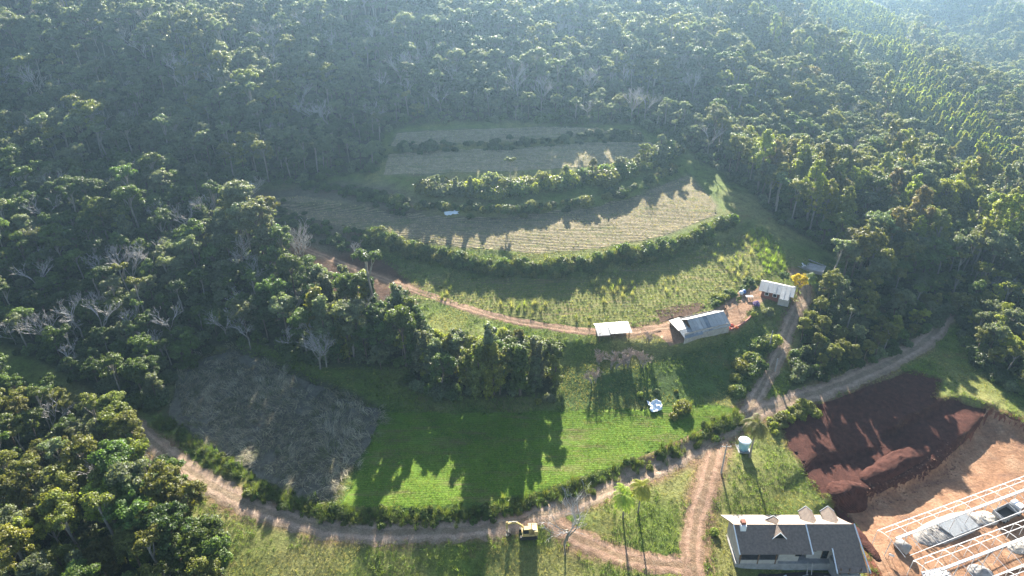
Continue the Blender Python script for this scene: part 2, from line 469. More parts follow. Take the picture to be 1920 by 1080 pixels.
P_RED = [(1470,800),(1530,760),(1600,735),(1700,700),(1760,712),(1745,745),(1770,755),(1800,748),(1850,768),(1832,800),(1790,845),(1755,880),(1700,905),(1640,925),(1580,945),(1545,925),(1510,880),(1480,840)]
P_SITE = [(1580,945),(1640,925),(1700,905),(1755,880),(1790,845),(1835,800),(1850,768),(1990,830),(2100,900),(2100,1110),(1700,1140),(1640,1060),(1610,990)]
P_FURROW = [(1228,582),(1310,567),(1322,578),(1290,594),(1238,604)]
P_REDSLOPE = [(470,440),(560,430),(660,455),(740,500),(790,540),(760,600),(690,575),(620,545),(560,530),(500,490)]
P_CLEAR = [(380,352),(560,345),(720,345),(830,400),(700,440),(600,480),(480,440)]
FOREST = {
 'left_hill': [(-200,330),(120,335),(240,335),(400,365),(470,400),(490,440),(520,470),(545,505),(600,545),(690,580),(760,600),(790,640),(800,690),(700,690),(620,690),(560,675),(470,640),(400,655),(330,700),(300,760),(230,770),(100,690),(-200,560)],
 'clump': [(790,690),(860,680),(1000,680),(1052,690),(1045,735),(960,748),(860,745),(800,735),(740,720)],
 'near_left': [(-200,690),(90,735),(220,810),(300,868),(345,915),(350,965),(405,1010),(425,1080),(430,1250),(-260,1250)],
 'mountain': [(-200,-160),(1300,-160),(1320,100),(1330,250),(1330,310),(1270,262),(1190,232),(1000,226),(800,229),(735,240),(715,255),(705,318),(560,342),(420,342),(300,318),(170,318),(-200,328)],
 'right': [(1320,-160),(2200,-160),(2200,800),(2000,775),(1900,735),(1850,700),(1805,650),(1800,610),(1775,575),(1740,615),(1690,655),(1620,685),(1540,712),(1475,735),(1490,690),(1500,640),(1520,590),(1540,545),(1595,500),(1560,470),(1460,415),(1400,350),(1335,310)],
}
ZONES = {k: poly_px(v) for k, v in dict(yard=P_YARD, green=P_GREEN, maize=P_MAIZE, crop=P_CROP, stub=P_STUB, up1=P_UP1, up2=P_UP2, red=P_RED, site=P_SITE, furrow=P_FURROW, redslope=P_REDSLOPE, clear=P_CLEAR).items()}

# ------------------------------------------------------------------ ground sheet
def ground():
    nx, ny = len(GX), len(GY)
    v = np.stack([MX.ravel(), MY.ravel(), H.ravel()], -1)
    idx = np.arange(nx * ny).reshape(ny, nx)
    f = np.stack([idx[:-1, :-1].ravel(), idx[:-1, 1:].ravel(), idx[1:, 1:].ravel(), idx[1:, :-1].ravel()], -1)
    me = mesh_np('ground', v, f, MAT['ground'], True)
    x, y = MX.ravel(), MY.ravel()
    dist = np.hypot(x, y)
    n = vnoise(x, y, 9, 11); n2 = vnoise(x, y, 28, 12)
    grass = np.array([.095, .130, .026]); dry = np.array([.24, .205, .09]); lush = np.array([.06, .105, .018])
    w = np.clip((n * .6 + n2 * .4 - .35) * 2.5, 0, 1)[:, None]
    c = grass * (1 - w) + dry * w * .55 + grass * w * .45
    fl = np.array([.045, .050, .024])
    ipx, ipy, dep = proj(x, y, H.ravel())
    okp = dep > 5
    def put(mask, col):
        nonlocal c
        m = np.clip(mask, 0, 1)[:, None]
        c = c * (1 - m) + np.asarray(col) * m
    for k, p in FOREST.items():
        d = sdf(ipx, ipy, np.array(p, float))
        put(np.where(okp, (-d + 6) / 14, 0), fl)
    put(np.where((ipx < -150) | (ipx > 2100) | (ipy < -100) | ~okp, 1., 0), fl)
    def zone(k, col, soft=1.5, grow=0, ncol=None):
        d = sdf(x, y, ZONES[k]) + (n - .5) * 3
        put((grow - d) / soft + .5, col)
    zone('redslope', (.085, .045, .030), 3); zone('clear', (.12, .105, .07), 6)
    zone('yard', (.30, .175, .105), 1.5); zone('site', (.16, .06, .038), 1.5, 2.0); zone('red', (.07, .026, .018), 1.2, 1.0)
    zone('crop', (.11, .13, .035), 2); zone('stub', (.15, .135, .075), 2); zone('up1', (.15, .14, .085), 2); zone('up2', (.15, .14, .085), 2)
    zone('maize', (.06, .06, .035), 2, 1); zone('green', lush, 2, 1)
    # lush shaded slope below the farmyard
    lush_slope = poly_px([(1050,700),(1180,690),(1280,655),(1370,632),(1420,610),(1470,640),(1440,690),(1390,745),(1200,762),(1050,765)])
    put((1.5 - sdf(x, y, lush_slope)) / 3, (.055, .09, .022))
    bare_top = poly_px([(-200,-100),(150,-60),(120,20),(60,70),(-200,110)])
    put((4 - sdf(x, y, bare_top)) / 8, (.035, .026, .022))  # bare top-left slope: its shade is put into the ground colour
    for ln, w_ in ((L_ROAD, 2.6), (L_TRACK, 2.2), (L_FARM, 1.9), (L_SITE1, 2.8), (L_SITE2, 2.4)):
        d = poly_dist(x, y, ln, closed=False)[0]
        put(np.where(dist < 320, (w_ + (n - .5) * 3.0 - d) / 1.6 + .35, 0), (.20, .125, .078))
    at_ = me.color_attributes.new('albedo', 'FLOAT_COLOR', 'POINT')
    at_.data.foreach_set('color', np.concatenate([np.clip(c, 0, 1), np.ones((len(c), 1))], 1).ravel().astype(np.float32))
    return tag(link('ground', me), kind='structure')

def patch(name, poly, mat, dz=.03, step=.8, parent=None):
    lo, hi = poly.min(0) - step, poly.max(0) + step
    xs = np.arange(lo[0], hi[0] + step, step); ys = np.arange(lo[1], hi[1] + step, step)
    X, Y = np.meshgrid(xs, ys)
    X = X + (vnoise(X, Y, 1.0, 21) - .5) * .2
    d, ins, qx, qy = poly_dist(X, Y, poly)
    ins = ins.reshape(X.shape); qx = qx.reshape(X.shape); qy = qy.reshape(X.shape)
    cell = ins[:-1, :-1] | ins[1:, :-1] | ins[:-1, 1:] | ins[1:, 1:]
    wob = (vnoise(qx, qy, 2.5, 22) - .5)
    X = np.where(ins, X, qx + wob * 1.2); Y = np.where(ins, Y, qy + wob * 1.2)
    Z = hz(X, Y) + dz
    idx = np.arange(X.size).reshape(X.shape)
    f = np.stack([idx[:-1, :-1][cell], idx[:-1, 1:][cell], idx[1:, 1:][cell], idx[1:, :-1][cell]], -1)
    used = np.unique(f); mp = np.full(X.size, -1); mp[used] = np.arange(len(used))
    v = np.stack([X.ravel(), Y.ravel(), Z.ravel()], -1)[used]
    return tag(link(name, mesh_np(name, v, mp[f], mat, True)), kind='structure')
def ribbon(name, line, width, mat, dz=.06, seed=0):
    v, f = [], []
    prof = (-.5, -.4, -.3, -.2, -.1, 0, .1, .2, .3, .4, .5)
    L = 0
    rows = []
    for i, p in enumerate(line):
        d = line[min(i + 1, len(line) - 1)] - line[max(i - 1, 0)]
        nrm = np.array([-d[1], d[0]]) / (np.hypot(d[0], d[1]) + 1e-9)
        w = width(i / (len(line) - 1)) if callable(width) else width
        wl = w * (.95 + (vnoise(p[0], p[1], 1.7, seed) - .5) * .5 + (vnoise(p[0], p[1], .6, seed + 2) - .5) * .16); wr = w * (.95 + (vnoise(p[0], p[1], 1.5, seed + 5) - .5) * .5 + (vnoise(p[0], p[1], .6, seed + 3) - .5) * .16)
        row = []
        for u in prof:
            q = p[:2] + nrm * u * (wl if u < 0 else wr)
            rut = -.05 if abs(u) == .2 else 0
            v.append((q[0], q[1], hz(q[0], q[1]) + dz + rut * 0.6 - (dz * .85 if abs(u) == .5 else 0))); row.append(len(v) - 1)
        rows.append(row)
    for a, b in zip(rows, rows[1:]):
        for k in range(len(prof) - 1): f.append([a[k], a[k+1], b[k+1], b[k]])
    me = mesh_np(name, v, f, mat, True)
    a = me.attributes.new('across', 'FLOAT', 'POINT')
    a.data.foreach_set('value', np.tile(np.array(prof, np.float32), len(rows)))
    return tag(link(name, me), kind='structure')

L_ROAD = line_px([(200,760),(250,800),(300,842),(360,886),(430,928),(510,963),(600,988),(700,998),(800,997),(900,991),(1000,968),(1080,944),(1150,915),(1230,880),(1300,845),(1360,808),(1420,775),(1480,752),(1550,730),(1620,702),(1690,668),(1740,635),(1772,595),(1780,565)], 14)
L_TRACK = line_px([(1398,780),(1422,735),(1448,690),(1466,650),(1478,612),(1496,580),(1510,555),(1506,530),(1490,512)], 12)
L_FARM = line_px([(1430,545),(1390,560),(1340,588),(1290,602),(1240,614),(1180,622),(1100,621),(1020,611),(940,596),(860,573),(790,549),(720,524),(660,502),(600,478),(540,452),(490,430)], 12)
L_SITE1 = line_px([(1352,815),(1338,850),(1326,900),(1312,950),(1300,1010),(1300,1060),(1305,1110)], 14)
L_SITE2 = line_px([(1010,962),(1045,985),(1090,1012),(1150,1038),(1220,1055),(1300,1062)], 14)
ground()
patch('maize_field', ZONES['maize'], MAT['maize'])
patch('grass_field', ZONES['green'], MAT['green_field'])
patch('crop_field', ZONES['crop'], MAT['crop'])
patch('stubble_field', ZONES['stub'], MAT['stubble'])
MAT['straw'] = M_soil('straw', (.17, .155, .095), (.28, .24, .155), (.36, .30, .21), .5, rows=(R(-4), 2.6, .6), patchy=(.14, .155, .06))
patch('upper_field', ZONES['up1'], MAT['straw'])
patch('upper_field', ZONES['up2'], MAT['straw'])
patch('tilled_earth', ZONES['red'], MAT['red_till'])
patch('building_site', ZONES['site'], MAT['site'])
patch('vegetable_bed', ZONES['furrow'], MAT['furrow'], .06)
patch('farm_yard', ZONES['yard'], MAT['yard'], .03)
ribbon('dirt_road', L_ROAD, 4.6, MAT['road'], .08, 1)
ribbon('farm_track', L_TRACK, 3.6, MAT['road'], .07, 2)
ribbon('farm_track', L_FARM, lambda t: 3.4 - 1.2 * t, MAT['track'], .065, 3)
ribbon('site_track', L_SITE1, 4.4, MAT['track'], .06, 4)
ribbon('site_track', L_SITE2, 4.2, MAT['track'], .055, 5)

# ------------------------------------------------------------------ foliage meshes
def leaf_quads(pos, nrm, size, seed, tone, aspect=1.3):
    g = np.random.default_rng(seed)
    n = len(pos)
    nrm = nrm / (np.linalg.norm(nrm, axis=1, keepdims=True) + 1e-9)
    a = np.cross(nrm, g.normal(size=(n, 3))); a /= (np.linalg.norm(a, axis=1, keepdims=True) + 1e-9)
    b = np.cross(nrm, a)
    s = (size * g.uniform(.65, 1.35, n))[:, None]
    v = np.empty((n, 4, 3))
    v[:, 0] = pos - a * s * .5 * aspect; v[:, 1] = pos - b * s * .5 + a * s * .08
    v[:, 2] = pos + a * s * .5 * aspect; v[:, 3] = pos + b * s * .5 - nrm * s * .12
    f = np.arange(n * 4).reshape(n, 4)
    t = np.repeat(tone, 4)
    return v.reshape(-1, 3), f, t
def foliage_mesh(name, v, f, tone, mat, tint=None):
    me = mesh_np(name, v, f, mat)
    c = np.stack([tone, tone, tone, np.ones_like(tone)], -1)
    if tint is not None: c[:, :3] = tint
    a = me.color_attributes.new('tone', 'FLOAT_COLOR', 'POINT')
    a.data.foreach_set('color', c.ravel().astype(np.float32))
    return me
def lobes_to_leaves(lobes, leaf, cover, seed, low=-.55):
    """leaf faces over the outer shell of every lobe, with some inside so that the crown has depth"""
    g = np.random.default_rng(seed)
    P, N, T = [], [], []
    for (c, r, rz) in lobes:
        n = int(cover * 4 * math.pi * r * (r + rz) / 2 / (leaf * leaf * .75))
        d = g.normal(size=(n, 3)); d /= np.linalg.norm(d, axis=1, keepdims=True)
        d = d[d[:, 2] > low + g.uniform(-.3, .2, len(d))]
        rad = np.where(g.random(len(d)) < .8, g.uniform(.8, 1.12, len(d)), g.uniform(.3, .8, len(d)))
        rad *= 1 + .22 * np.sin(d[:, 0] * 5 + c[0] * 3) * np.cos(d[:, 1] * 5 + c[1] * 2)
        P.append(np.asarray(c) + d * rad[:, None] * np.array([r, r, rz]))
        N.append(d + g.normal(size=d.shape) * .42 + np.array([0, 0, .25]))
        T.append(g.uniform(.68, 1.3, len(d)) * g.uniform(.72, 1.28))
    A = leaf_quads(np.concatenate(P), np.concatenate(N), leaf, seed + 1, np.concatenate(T))
    # sprays of leaves seen as larger faces deeper in, so that little light passes through a lobe
    P, N = [], []
    for (c, r, rz) in lobes:
        n = int(10 + 9 * r * r)
        d = g.normal(size=(n, 3)); d /= np.linalg.norm(d, axis=1, keepdims=True)
        P.append(np.asarray(c) + d * g.uniform(.35, .72, n)[:, None] * np.array([r, r, rz])); N.append(d + g.normal(size=d.shape) * .4)
    P = np.concatenate(P)
    B = leaf_quads(P, np.concatenate(N), leaf * 2.3, seed + 2, g.uniform(.7, 1.2, len(P)), 1.2)
    return np.concatenate([A[0], B[0]]), np.concatenate([A[1], B[1] + len(A[0])]), np.concatenate([A[2], B[2]])
def limb(mb, a, b, r0, r1, g, n=5, sag=.12):
    a, b = np.asarray(a, float), np.asarray(b, float)
    L = np.linalg.norm(b - a)
    m = (a + b) / 2 + g.normal(size=3) * L * sag * .5 + np.array([0, 0, L * sag * .4])
    mb.tube([a, (a + m) / 2 + g.normal(size=3) * L * .02, m, (m + b) / 2, b], [r0, r0 * .85 + r1 * .15, (r0 + r1) / 2, r0 * .3 + r1 * .7, r1], n, cap=False)
def broad(seed, h, rc, flat=.75, nl=6, lr=(.6, 1.05), leaf=.27, cover=1.0, bark='bark', sparse=False):
    """uneven crown: a handful of limbs, each carrying a cluster of small leafy lobes at its own height"""
    g = np.random.default_rng(seed)
    zc = h - rc * flat
    lob, ends = [], []
    for i in range(nl):
        a = i * 6.283 / nl + g.uniform(-.55, .55); u = g.uniform(.3, .95) if i else .1
        c = np.array([rc * u * .72 * math.cos(a), rc * u * .72 * math.sin(a), zc + rc * flat * g.uniform(.25, .95) * (1.1 - .55 * u)])
        ends.append(c)
        cr = rc * g.uniform(.34, .52)
        for k in range(int(g.integers(5, 8)) if not sparse else int(g.integers(3, 5))):
            d = g.normal(size=3); d[2] = abs(d[2]) * .55 - .2; d /= np.linalg.norm(d)
            r = g.uniform(*lr)
            lob.append((tuple(c + d * cr * g.uniform(.45, 1.)), r, r * g.uniform(.55, .85)))
    if not sparse:
        for i in range(10):
            a = g.uniform(0, 6.28); rr = rc * g.uniform(.4, .8); r = g.uniform(*lr)
            lob.append(((rr * math.cos(a), rr * math.sin(a), zc - rc * flat * g.uniform(.1, .7)), r, r * .8))
    v, f, t = lobes_to_leaves(lob, leaf, cover, seed + 100)
    tb = MB()
    top = (g.normal() * .3, g.normal() * .3, zc - rc * flat * .25)
    r0 = .13 + h * .009
    tb.tube([(0, 0, -.6), (g.normal() * .08, g.normal() * .08, top[2] * .35), (top[0] * .6, top[1] * .6, top[2] * .7), top], [r0 * 1.25, r0, r0 * .85, r0 * .7], 7, cap=False)
    for c in ends:
        limb(tb, np.array([top[0] * .8, top[1] * .8, top[2] * g.uniform(.72, 1.)]), c, r0 * .55, .05, g)
    for (c, r, _) in lob[::3]:
        e = min(ends, key=lambda q: np.linalg.norm(q - np.array(c)))
        limb(tb, e * .85 + np.array([top[0], top[1], top[2]]) * .15, c, r0 * .25, .03, g, 4)
    return foliage_mesh('crown', v, f, t, MAT['leaf']), tb.mesh('trunk', MAT[bark], True)
def column(seed, h, rc, leaf=.31, taper=.5):
    """tree smothered in climbers: foliage from near the ground to an uneven top"""
    g = np.random.default_rng(seed)
    lob = []
    n = int(h * 3.4)
    for i in range(n):
        u = (i + .5) / n
        z = h * (.12 + .84 * u); w = rc * (1 - taper * u) * g.uniform(.5, 1.)
        a = g.uniform(0, 6.28); r = rc * g.uniform(.24, .42) * (1 - .35 * u)
        lob.append(((w * .7 * math.cos(a), w * .7 * math.sin(a), z), r, r * g.uniform(.9, 1.5)))
    v, f, t = lobes_to_leaves(lob, leaf, .95, seed + 100, -.9)
    tb = MB(); r0 = .15 + h * .012
    tb.tube([(0, 0, -.6), (.1, .05, h * .5), (.15, -.1, h * .88)], [r0 * 1.2, r0 * .8, .06], 7, cap=False)
    for c, r, _ in lob[::4]: limb(tb, (0.05, 0, c[2] * .85), c, r0 * .35, .03, g)
    return foliage_mesh('crown', v, f, t, MAT['leaf']), tb.mesh('trunk', MAT['bark'], True)
def euca(seed, h, rc):
    """tall open crown of upright clumps on a long pale stem"""
    g = np.random.default_rng(seed)
    lob = []
    for i in range(44):
        u = g.random() ** .8; a = g.uniform(0, 6.28)
        z = h * (.45 + .52 * u); w = rc * (1.05 - .75 * u) * g.uniform(.3, 1)
        r = g.uniform(.65, 1.2) * (1.1 - .4 * u)
        lob.append(((w * math.cos(a), w * math.sin(a), z), r, r * g.uniform(.9, 1.3)))
    v, f, t = lobes_to_leaves(lob, .34, .95, seed + 100, -.8)
    tb = MB(); r0 = .2 + h * .009
    tb.tube([(0, 0, -.6), (.1, .1, h * .4), (-.1, .2, h * .7), (0, 0, h * .93)], [r0 * 1.2, r0 * .85, r0 * .5, .05], 7, cap=False)
    for c, r, _ in lob[::2]: limb(tb, (0, .1, c[2] * .82), c, r0 * .3, .03, g)
    return foliage_mesh('crown', v, f, t, MAT['leaf']), tb.mesh('trunk', MAT['bark_pale'], True)
def cone(seed, h, rc):
    g = np.random.default_rng(seed)
    lob = []
    for i in range(20):
        u = (i + .5) / 20; a = i * 2.4
        z = h * (.16 + .8 * u); w = rc * (1 - u) ** .8 * .72
        r = rc * (.5 * (1 - u) + .16)
        lob.append(((w * math.cos(a), w * math.sin(a), z), r, r * 1.25))
    v, f, t = lobes_to_leaves(lob, .42, .8, seed + 100, -.8)
    tb = MB(); tb.tube([(0, 0, -.5), (0, 0, h * .5), (0, 0, h * .95)], [.16, .1, .03], 6, cap=False)
    for c, r, _ in lob[::5]: limb(tb, (0, 0, c[2] * .9), c, .06, .02, g)
    return foliage_mesh('crown', v, f, t, MAT['leaf']), tb.mesh('trunk', MAT['bark'], True)
def bush(seed, r, h, leaf=.29, nl=13):
    g = np.random.default_rng(seed)
    lob = []
    for i in range(nl):
        a = i * 2.4; u = math.sqrt((i + .3) / nl)
        q = g.uniform(.25, .45) * r
        lob.append(((r * u * .75 * math.cos(a), r * u * .75 * math.sin(a), h * (.75 - .4 * u * u) * g.uniform(.75, 1.1)), q, q * g.uniform(.8, 1.1)))
    v, f, t = lobes_to_leaves(lob, leaf, 1., seed + 100, -.9)
    tb = MB()
    for c, _, _ in lob: limb(tb, (g.normal() * .12, g.normal() * .12, -.2), c, .06, .015, g, 4)
    return foliage_mesh('crown', v, f, t, MAT['leaf']), tb.mesh('stem', MAT['bark'], True)
def bare(seed, h, spread=.5, levels=4, mat='twig', stems=1):
    """leafless tree: limbs that fork into twigs. Returns (trunk with limbs, twigs)"""
    g = np.random.default_rng(seed)
    tb, tw = MB(), MB()
    def grow(p, d, L, r, lev):
        q = p + d * L
        mid = (p + q) / 2 + g.normal(size=3) * L * .06
        (tb if lev <= 1 else tw).tube([p, mid, q], [r, r * .85, r * .65], 6 if lev == 0 else 4 if lev < 3 else 3, cap=False)
        if lev >= levels: return
        k = 3 if lev < 3 else g.integers(2, 4)
        for i in range(k):
            a = g.uniform(0, 6.28); s = spread * g.uniform(.6, 1.4)
            nd = d + np.array([math.cos(a) * s, math.sin(a) * s, g.uniform(0, .35)])
            nd /= np.linalg.norm(nd)
            st = p + (q - p) * (1. if i == 0 else g.uniform(.55, 1.))
            grow(st, nd, L * g.uniform(.55, .8), max(r * .58, .026), lev + 1)
    for s in range(stems):
        a = s * 2.1 + .4
        d0 = np.array([math.cos(a) * .14, math.sin(a) * .14, 1.]) if stems > 1 else np.array([.05, .02, 1.])
        grow(np.array([math.cos(a) * .35, math.sin(a) * .35, -.5]) if stems > 1 else np.array([0, 0, -.5]), d0 / np.linalg.norm(d0), h * .36, .12 + h * .009, 0)
    return tw.mesh('twigs', MAT[mat]), tb.mesh('trunk', MAT['bark_pale'], True)
def palm(seed, h):
    g = np.random.default_rng(seed)
    tb = MB()
    tb.tube([(0, 0, -.3), (.08, 0, h * .3), (.2, .05, h * .7), (.25, .05, h)], [.24, .19, .17, .15], 8)
    tops = []
    V, F, T = [], [], []
    base = 0
    for i in range(24):
        a = i * 2.399; el = g.uniform(-.1, 1.15)
        L = g.uniform(3.0, 4.0)
        d = np.array([math.cos(a) * math.cos(el), math.sin(a) * math.cos(el), math.sin(el)])
        p = np.array([.25, .05, h]); pts = [p]
        for k in range(9):
            d = d + np.array([0, 0, -.17 - .02 * k]); d /= np.linalg.norm(d)
            p = p + d * L / 9; pts.append(p)
        side = np.cross(d, [0, 0, 1.]); side /= np.linalg.norm(side) + 1e-9
        for k in range(1, 10):
            q, dd = pts[k], pts[k] - pts[k - 1]
            w = .85 * math.sin(math.pi * (k / 10) ** .8) + .15
            for s in (-1, 1):
                for j in (0, .5):
                    o = q + dd * j
                    tip = o + side * s * w * .75 + np.array([0, 0, -.45 * w]) + dd * .6
                    V += [o, o + dd * .42, tip + dd * .15, tip]; T += [g.uniform(.75, 1.25)] * 4
                    F.append([base, base + 1, base + 2, base + 3]); base += 4
        # rachis
        for k in range(9):
            V += [pts[k] + side * .04, pts[k] - side * .04, pts[k + 1] - side * .03, pts[k + 1] + side * .03]; T += [1.1] * 4
            F.append([base, base + 1, base + 2, base + 3]); base += 4
    return foliage_mesh('fronds', np.array(V), np.array(F), np.array(T), MAT['grass']), tb.mesh('trunk', MAT['bark_pale'], True)
def blades(seed, n, h, spread, w, lean=.5, mat='grass', seg=2, tint=None, one_way=False):
    g = np.random.default_rng(seed)
    V, F, T = [], [], []
    for i in range(n):
        a = g.uniform(0, 6.28); r = spread * math.sqrt(g.random())
        p = np.array([r * math.cos(a), r * math.sin(a), -.05])
        b = g.normal() * .45 if one_way else g.uniform(0, 6.28); L = h * g.uniform(.6, 1.15); ln = lean * g.uniform(.3, 1.4)
        side = np.array([-math.sin(b), math.cos(b), 0]) * w * .5
        t = g.uniform(.7, 1.3); base = len(V)
        for k in range(seg + 1):
            u = k / seg
            q = p + np.array([math.cos(b) * ln * L * u * u, math.sin(b) * ln * L * u * u, L * (u - .35 * ln * u * u)])
            ww = 1 - .75 * u
            V += [q - side * ww, q + side * ww]; T += [t, t]
        for k in range(seg): F.append([base + 2*k, base + 2*k + 1, base + 2*k + 3, base + 2*k + 2])
    return foliage_mesh('blades', np.array(V), np.array(F), np.array(T), MAT[mat])
def join(me_a, me_b, name):
    """one mesh with both materials, for the mass of far trees"""
    bm = bmesh.new(); bm.from_mesh(me_a); n = len(bm.faces)
    bm.from_mesh(me_b); bm.faces.ensure_lookup_table()
    for f in bm.faces[n:]: f.material_index = 1
    me = bpy.data.meshes.new(name); bm.to_mesh(me); bm.free()
    me.materials.append(me_a.materials[0]); me.materials.append(me_b.materials[0])
    return me

# ------------------------------------------------------------------ masses of plants nobody could count
_src = [0]
_tint = {}
def tinted(me, col):
    """the same leaves in another leaf colour (instances cannot carry an object colour)"""
    k = (me.name, col)
    if k not in _tint:
        if me.color_attributes.get('tone') is None: return me
        m = me.copy(); a = m.color_attributes.get('tone')
        c = np.empty(len(m.vertices) * 4, np.float32); a.data.foreach_get('color', c)
        c = c.reshape(-1, 4); c[:, :3] *= np.array(col, np.float32)
        a.data.foreach_set('color', c.ravel()); _tint[k] = m
    return _tint[k]
def scatter(name, label, cat, pts, scl, rot, vi, meshes, colors):
    """one object of kind stuff: the meshes instanced on points. meshes[i] is shown with colors[i]"""
    if len(pts) == 0: return None
    _src[0] += 1
    c = bpy.data.collections.new('plants_%02d' % _src[0])
    for i, (me, col) in enumerate(zip(meshes, colors)):
        me = tinted(me, col)
        o = bpy.data.objects.new('plant_%02d_%03d' % (_src[0], i), me); o.color = (*col, 1); c.objects.link(o)
    me = bpy.data.meshes.new(name)
    pts = np.asarray(pts, float)
    me.vertices.add(len(pts)); me.vertices.foreach_set('co', pts.ravel())
    a = me.attributes.new('scl', 'FLOAT_VECTOR', 'POINT')
    s = np.asarray(scl, float)
    if s.ndim == 1: s = np.repeat(s[:, None], 3, 1)
    a.data.foreach_set('vector', s.ravel().astype(np.float32))
    a = me.attributes.new('rot', 'FLOAT_VECTOR', 'POINT')
    r = np.asarray(rot, float)
    if r.ndim == 1: r = np.stack([np.zeros_like(r), np.zeros_like(r), r], -1)
    a.data.foreach_set('vector', r.ravel().astype(np.float32))
    a = me.attributes.new('vi', 'INT', 'POINT'); a.data.foreach_set('value', np.asarray(vi, np.int32))
    o = link(name, me)
    g = bpy.data.node_groups.new(name, 'GeometryNodeTree')
    g.interface.new_socket('Geometry', in_out='INPUT', socket_type='NodeSocketGeometry')
    g.interface.new_socket('Geometry', in_out='OUTPUT', socket_type='NodeSocketGeometry')
    N = g.nodes.new
    gi, go = N('NodeGroupInput'), N('NodeGroupOutput')
    ci = N('GeometryNodeCollectionInfo'); ci.inputs['Collection'].default_value = c
    ci.inputs['Separate Children'].default_value = True; ci.inputs['Reset Children'].default_value = True
    ip = N('GeometryNodeInstanceOnPoints'); ip.inputs['Pick Instance'].default_value = True
    def attr(n, ty):
        q = N('GeometryNodeInputNamedAttribute'); q.data_type = ty; q.inputs['Name'].default_value = n
        return next(s for s in q.outputs if s.name == 'Attribute' and s.enabled)
    e = N('FunctionNodeEulerToRotation')
    L = g.links.new
    L(gi.outputs[0], ip.inputs['Points']); L(ci.outputs[0], ip.inputs['Instance'])
    L(attr('vi', 'INT'), ip.inputs['Instance Index']); L(attr('rot', 'FLOAT_VECTOR'), e.inputs[0])
    L(e.outputs[0], ip.inputs['Rotation']); L(attr('scl', 'FLOAT_VECTOR'), ip.inputs['Scale'])
    L(ip.outputs[0], go.inputs[0])
    o.modifiers.new('plants', 'NODES').node_group = g
    return tag(o, label, cat, kind='stuff')

def spread(poly, step, seed, jit=.45, margin=0., rows=None):
    """jittered points inside a polygon of the ground; rows = angle keeps them in lines"""
    g = np.random.default_rng(seed)
    lo, hi = poly.min(0) - 1, poly.max(0) + 1
    if rows is not None:
        c, s = math.cos(rows), math.sin(rows)
        ctr = (lo + hi) / 2; Rr = np.hypot(*(hi - lo)) / 2
        u, v = np.meshgrid(np.arange(-Rr, Rr, step[0]), np.arange(-Rr, Rr, step[1]))
        u = u + g.uniform(-.5, .5, u.shape) * step[0]; v = v + g.uniform(-.12, .12, v.shape) * step[1]
        x, y = (ctr[0] + u * c - v * s).ravel(), (ctr[1] + u * s + v * c).ravel()
    else:
        x, y = np.meshgrid(np.arange(lo[0], hi[0], step), np.arange(lo[1], hi[1], step))
        x = (x + g.uniform(-jit, jit, x.shape) * step).ravel(); y = (y + g.uniform(-jit, jit, y.shape) * step).ravel()
    k = sdf(x, y, poly) < -margin
    return x[k], y[k]

# ------------------------------------------------------------------ more materials
MAT['shingle'] = M_plain('shingle', (.175, .128, .098), .6, .42, 2.6, spec=.5, b_str=.5)
MAT['plaster'] = M_plain('plaster', (.42, .38, .34), .85, .2, 1.2)
MAT['concrete'] = M_plain('concrete', (.30, .285, .27), .9, .3, 1.0, b_str=.3)
MAT['white_paint'] = M_plain('white_paint', (.78, .78, .78), .5, .06, 2.)
MAT['white_steel'] = M_plain('white_steel', (.66, .645, .63), .5, .15, 1.5)
MAT['wood'] = M_plain('wood', (.16, .10, .065), .8, .35, 3.)
MAT['grey_wood'] = M_plain('grey_wood', (.34, .31, .28), .9, .35, 2.)
MAT['brick'] = M_plain('brick', (.24, .10, .07), .85, .3, 6.)
MAT['dark_glass'] = M_plain('dark_glass', (.02, .025, .03), .12, .2, 1., spec=.5, b_str=0)
MAT['rubber'] = M_plain('rubber', (.025, .025, .025), .8, .3, 6.)
MAT['yellow'] = M_plain('yellow', (.44, .32, .13), .6, .25, 2.)
MAT['dark_metal'] = M_plain('dark_metal', (.06, .055, .05), .55, .3, 3., metal=.3)
MAT['grey_metal'] = M_plain('grey_metal', (.30, .31, .32), .5, .2, 2., metal=.2)
MAT['tank_blue'] = M_plain('tank_blue', (.30, .58, .74), .45, .08, 2.)
MAT['tank_lid'] = M_plain('tank_lid', (.72, .80, .84), .45, .06, 2.)
MAT['gravel'] = M_plain('gravel', (.27, .25, .235), .95, .4, 1.4, b_str=.9)
MAT['sand'] = M_plain('sand', (.40, .36, .31), .95, .3, .8, b_str=.6)
MAT['clod'] = M_plain('clod', (.15, .075, .05), .95, .4, 1.4, b_str=.9)
MAT['tarp_white'] = M_plain('tarp_white', (.62, .68, .74), .5, .12, 1.5)
MAT['tarp_blue'] = M_plain('tarp_blue', (.06, .16, .40), .5, .2, 1.5)
MAT['purple'] = M_plain('purple', (.24, .16, .42), .6, .3, 3.)
MAT['red_flower'] = M_plain('red_flower', (.40, .07, .05), .7, .4, 4.)
MAT['fur'] = M_plain('fur', (.16, .09, .05), .9, .3, 5.)
